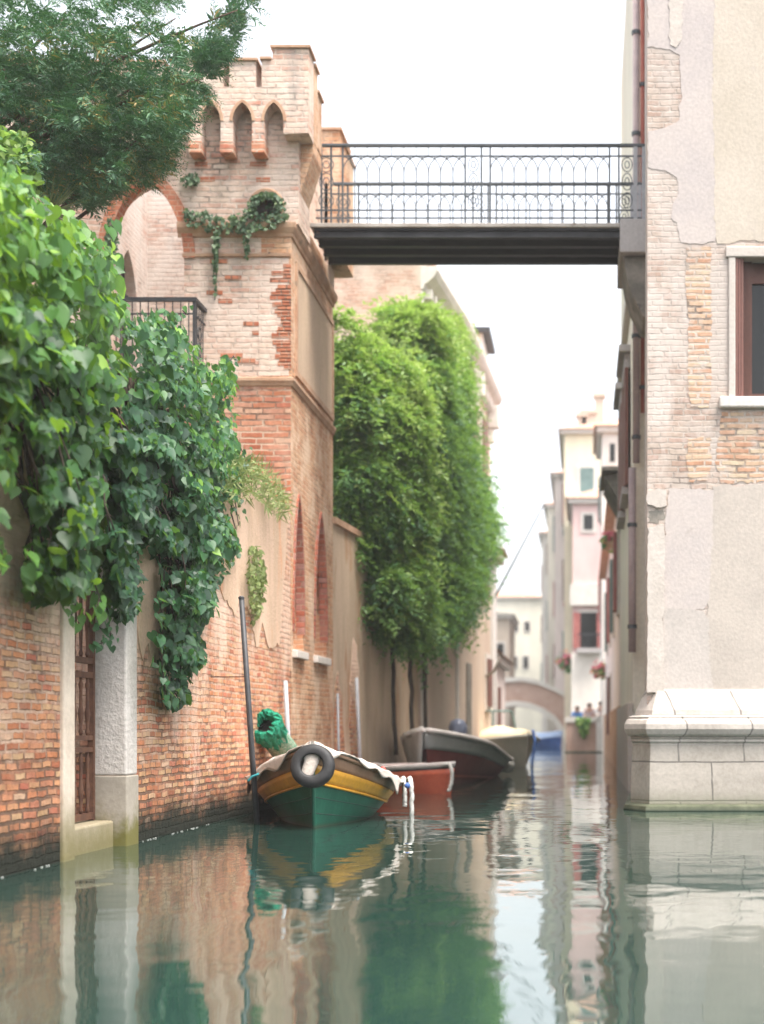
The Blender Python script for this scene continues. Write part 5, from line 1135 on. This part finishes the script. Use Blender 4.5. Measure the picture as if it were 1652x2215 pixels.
creeper(tV, gr2, 520, 26, fv_, 7, .17, .52, lambda x, y: .50+.25*np.clip((820-y)/150, -1, 1)+(.1 if y < 780 else 0), M['wisteria_leaf'])
thin = [(965,690),(1000,700),(1005,780),(1000,850),(985,840),(975,760)]
creeper(tV, thin, 40, 14, fv_, 8, .13, .3, lambda x, y: .62, M['wisteria_leaf'])
for i, (xa, ya) in enumerate(((916,1370),(978,1310))):
    mb = MB(); a = np.array(fv_(xa, ya)[0]); b = np.array(fv_(xa+2, 1585)[0]); mb.tube([tuple(a+(b-a)*v+np.array((rs.normal(0,.012), 0, 0))) for v in np.linspace(-.15, 1.1, 9)], .06, 7); obj('stem', mb, M['vine_bark'], tV, smooth=True)

# yew tree behind the garden wall
yew = thing('yew_tree', 'big dark yew tree with feathery branches reaching in front of the tower', 'tree', (-7.2, 15.6, .26))
yt = Vector((-7.2, 15.6, .2)); mb = MB()
mb.tube([tuple(yt+Vector((.25*math.sin(h_*.7), .15*math.sin(h_*.9), h_))) for h_ in np.linspace(0, 10.5, 12)], list(np.linspace(.30, .07, 12)), 10)
obj('trunk', mb, M['yew_bark'], yew, smooth=True)
yewP = [(-80,-60),(392,-60),(378,0),(340,45),(352,70),(385,62),(388,100),(395,118),(380,140),(405,155),(440,190),(445,205),(415,222),(392,255),(400,272),(368,288),(364,340),(340,378),(308,393),(275,384),(245,415),(215,438),(180,452),(140,430),(90,432),(40,372),(-80,330)]
yewB = [(398,135),(420,85),(452,58),(478,22),(520,-10),(548,0),(528,58),(505,92),(492,122),(460,140),(470,165),(440,180)]
holes = [(300,92,46,26),(255,150,22,14),(20,262,38,20),(352,28,30,22),(240,40,22,16),(180,60,14,12),(120,20,16,10),(85,290,24,10),(215,215,12,10),(330,130,20,12)]
def fronds(poly, n, seed, hole=True, ylo=14.2, yhi=17.8):
    x, y = sample(poly, n)
    keep = rs.uniform(0, 1, n) < np.clip(.62+.55*lump(x, y, 60, seed)+.004*np.clip(y-100, -100, 150), .06, 1)
    if hole:
        for hx, hy, a, b in holes: keep &= (((x-hx)/a)**2+((y-hy)/b)**2 > rs.uniform(.5, 1.3, n))
    x, y = x[keep], y[keep]; n = len(x)
    Y = rs.uniform(ylo, yhi, n)+.6*lump(x, y, 120, seed+3)
    return np.stack([(x-VX)*Y/F, Y, 1+(H-y)*Y/F], 1), x, y
p1, x1, y1_ = fronds(yewP, 9000, 2); p2, x2, y2_ = fronds(yewB, 700, 5, False, 15.6, 16.6)
fp_ = np.concatenate([p1, p2]); n = len(fp_); fx = np.concatenate([x1, x2]); fy = np.concatenate([y1_, y2_])
dirn = fp_-np.array(yt)[None]; dirn[:,2] = 0; dirn /= np.linalg.norm(dirn, axis=1, keepdims=True)
dirn = dirn+rs.normal(0, .5, (n,3))*np.array([1,1,.35]); dirn[:,2] += rs.normal(-.18, .3, n); dirn[len(p1):] = np.array([.75,-.15,.62])+rs.normal(0, .4, (len(p2),3))
dirn /= np.linalg.norm(dirn, axis=1, keepdims=True)
upv = np.array([0,0,1.0])[None]+rs.normal(0, .35, (n,3)); sidv = np.cross(dirn, upv); sidv /= np.linalg.norm(sidv, axis=1, keepdims=True); nv_ = np.cross(sidv, dirn)
ct = lump(fx, fy, 70, 9); LP = []; LN = []; LT = []; LS = []; LC = []
K = 9
Lf = rs.uniform(.13, .30, n)
for k in range(K):
    for sgn in (-1, 1):
        a = (k+.5)/K; pp = fp_+dirn*(Lf*a)[:,None]-np.array([0,0,1.0])[None]*(.10*a*a*Lf)[:,None]
        ln_ = Lf*(.42*(1-a*.75)); tt = dirn*.75+sidv*sgn*.8+rs.normal(0, .18, (n,3))
        LP.append(pp); LN.append(nv_+rs.normal(0, .3, (n,3))); LT.append(tt); LS.append(ln_*rs.uniform(.7, 1.2, n))
        LC.append(np.clip(.42+.18*ct+rs.normal(0, .15, n)+.35*(a > .8)*(rs.uniform(0,1,n) < .3)+np.where(lump(fx, fy, 90, 14) > .45, .38*(rs.uniform(0,1,n) < .5), 0), 0, 1))
leaf_cloud('crown', np.concatenate(LP), np.concatenate(LN), np.concatenate(LT), np.concatenate(LS), np.concatenate(LC), M['yew_leaf'], yew, V=BLADE_V*np.array([1,.75,1]), Fc=BLADE_F, smooth=False)
mb = MB(); r6 = np.random.RandomState(4)
for tgt in [(30,60),(120,150),(220,110),(330,160),(380,40),(400,210),(300,300),(180,330),(80,250),(200,400),(330,360),(440,170),(520,20),(0,320),(260,230),(150,30)]:
    e = Vector(P(tgt[0], tgt[1], r6.uniform(15.2, 16.8))); s0 = Vector((yt.x, yt.y, max(2.5, e.z-r6.uniform(1.2, 2.6)))); md = s0.lerp(e, .5)+Vector((0, 0, r6.uniform(.1, .6)))
    mb.tube([tuple(s0.lerp(md, v).lerp(md.lerp(e, v), v)) for v in np.linspace(0, 1, 9)], list(np.linspace(.05, .007, 9)), 6)
obj('limbs', mb, M['yew_bark'], yew, smooth=True)
# pale shrub glimpsed at the far left under the yew, and its spiky neighbour
tS = thing('pale_shrub', 'pale green leafy shrub at the picture edge between yew and ivy', 'shrub', (-5.8, 14.5, .26))
shp = [(-60,270),(10,280),(60,290),(85,330),(90,420),(40,420),(-60,400)]
x, y = sample(shp, 900); n = len(x); Y = rs.uniform(13.8, 14.8, n); pts = np.stack([(x-VX)*Y/F, Y, 1+(H-y)*Y/F], 1)
leaf_cloud('leaves', pts, np.array([[.3,-.5,.7]])+rs.normal(0, .6, (n,3)), rs.normal(0, 1, (n,3))-np.array([[0,0,.5]]), rs.uniform(.05, .10, n), np.clip(rs.normal(.72, .15, n), 0, 1), M['wisteria_leaf'], tS)
mb = MB()
for k in range(5): mb.tube([(-5.8+.05*k, 14.5, .2), (-5.9+.03*k, 14.3+.1*k, 3.0), (-5.7+.09*k, 14.2+.15*k, 6.2)], [.04,.03,.015], 6)
obj('stems', mb, M['vine_bark'], tS, smooth=True)
tF = thing('spiky_palm', 'spiky palm fronds poking out between the bright ivy and the tower arch', 'palm', P(120, 470, 14.2))
mb = MB(); c_ = Vector(P(105, 462, 14.2))
for k in range(26):
    a = R(-60+k*6.2); d_ = Vector((math.cos(a)*.9, rs.uniform(-.4, .4), math.sin(a)*.8)); e = c_+d_*rs.uniform(.35, .5); s_ = d_.cross(Vector((0,1,0))).normalized()*.011
    mb.add([c_-s_, c_+s_, e], [(0,1,2)])
obj('fronds', mb, M['grass_blade'], tF, solid=.003)
obj('stem', MB().tube([(c_.x, c_.y, .2), (c_.x+.05, c_.y, 3), tuple(c_)], [.08,.06,.03], 8), M['vine_bark'], tF, smooth=True)
# volume added to pale distant facades and lift shadows like veiling glare
hz = MB(); hz.box(-46, 46, -6, 266, -1.7, 16.5)
hm = bpy.data.materials.new('veil_volume'); hm.use_nodes = True
hm.node_tree.nodes.remove(hm.node_tree.nodes['Principled BSDF'])
pv = hm.node_tree.nodes.new('ShaderNodeVolumePrincipled'); pv.inputs['Color'].default_value = (.95,.93,.92,1); pv.inputs['Density'].default_value = .0010; pv.inputs['Anisotropy'].default_value = .2
hm.node_tree.links.new(pv.outputs[0], hm.node_tree.nodes['Material Output'].inputs['Volume'])
ho = obj('glare_veil', hz, hm); ho['kind'] = 'stuff'; ho.display_type = 'WIRE'
S.cycles.volume_bounces = 0

# flower boxes far along the right bank, plants on the quay
M['flower'] = leaf_mat('pink_blossom', [(0,(.55,.10,.14)),(.5,(.62,.16,.2)),(1,(.65,.32,.16))], .6, .2, (.7,.2,.2))
def flowers(label, c_, r_, red=.7):
    t = thing('flower_box', label, 'flowers', tuple(c_), 'flower boxes on the far houses')
    obj('box', MB().box(c_[0]-r_*.8, c_[0]+r_*.8, c_[1]-.12, c_[1]+.12, c_[2]-r_*.9, c_[2]-r_*.35), M['tower_side'], t)
    for nm, n, mt, dz in (('blossoms', int(70*red), M['flower'], .15), ('leaves', 60, M['wisteria_leaf'], -.25)):
        u = rs.normal(0, .5, (n,3)); pts = np.array(c_)[None]+u*r_*np.array([1,.6,.8])+np.array([0,0,dz*r_])
        leaf_cloud(nm, pts, u+np.array([[0,-.6,.6]]), rs.normal(0, 1, (n,3)), np.full(n, r_*.5)*rs.uniform(.6, 1.2, n), np.clip(rs.normal(.5, .25, n), 0, 1), mt, t)
flowers('pink geraniums high on the wall of the rose side house', P(1322, 1165, 38), .26)
flowers('pink flowers low on the corner before the quay, over yellow green leaves', P(1300, 1448, 58), .36)
flowers('orange flowers on the canal row wall left of the pink house', P(1228, 1430, 76), .5, .5)
tQ = thing('quay_weeds', 'green weeds hanging over the coping of the far quay wall', 'weeds', P(1258, 1570, 60.9))
x, y = sample([(1246,1553),(1272,1553),(1270,1578),(1262,1594),(1254,1580)], 160); n = len(x); Y = 60.9-rs.uniform(0, .2, n)
leaf_cloud('leaves', np.stack([(x-VX)*Y/F, Y, 1+(H-y)*Y/F], 1), np.array([[0,-1,.4]])+rs.normal(0, .5, (n,3)), rs.normal(0, .6, (n,3))-np.array([[0,0,.8]]), rs.uniform(.1, .22, n), np.clip(rs.normal(.6, .2, n), 0, 1), M['wisteria_leaf'], tQ)
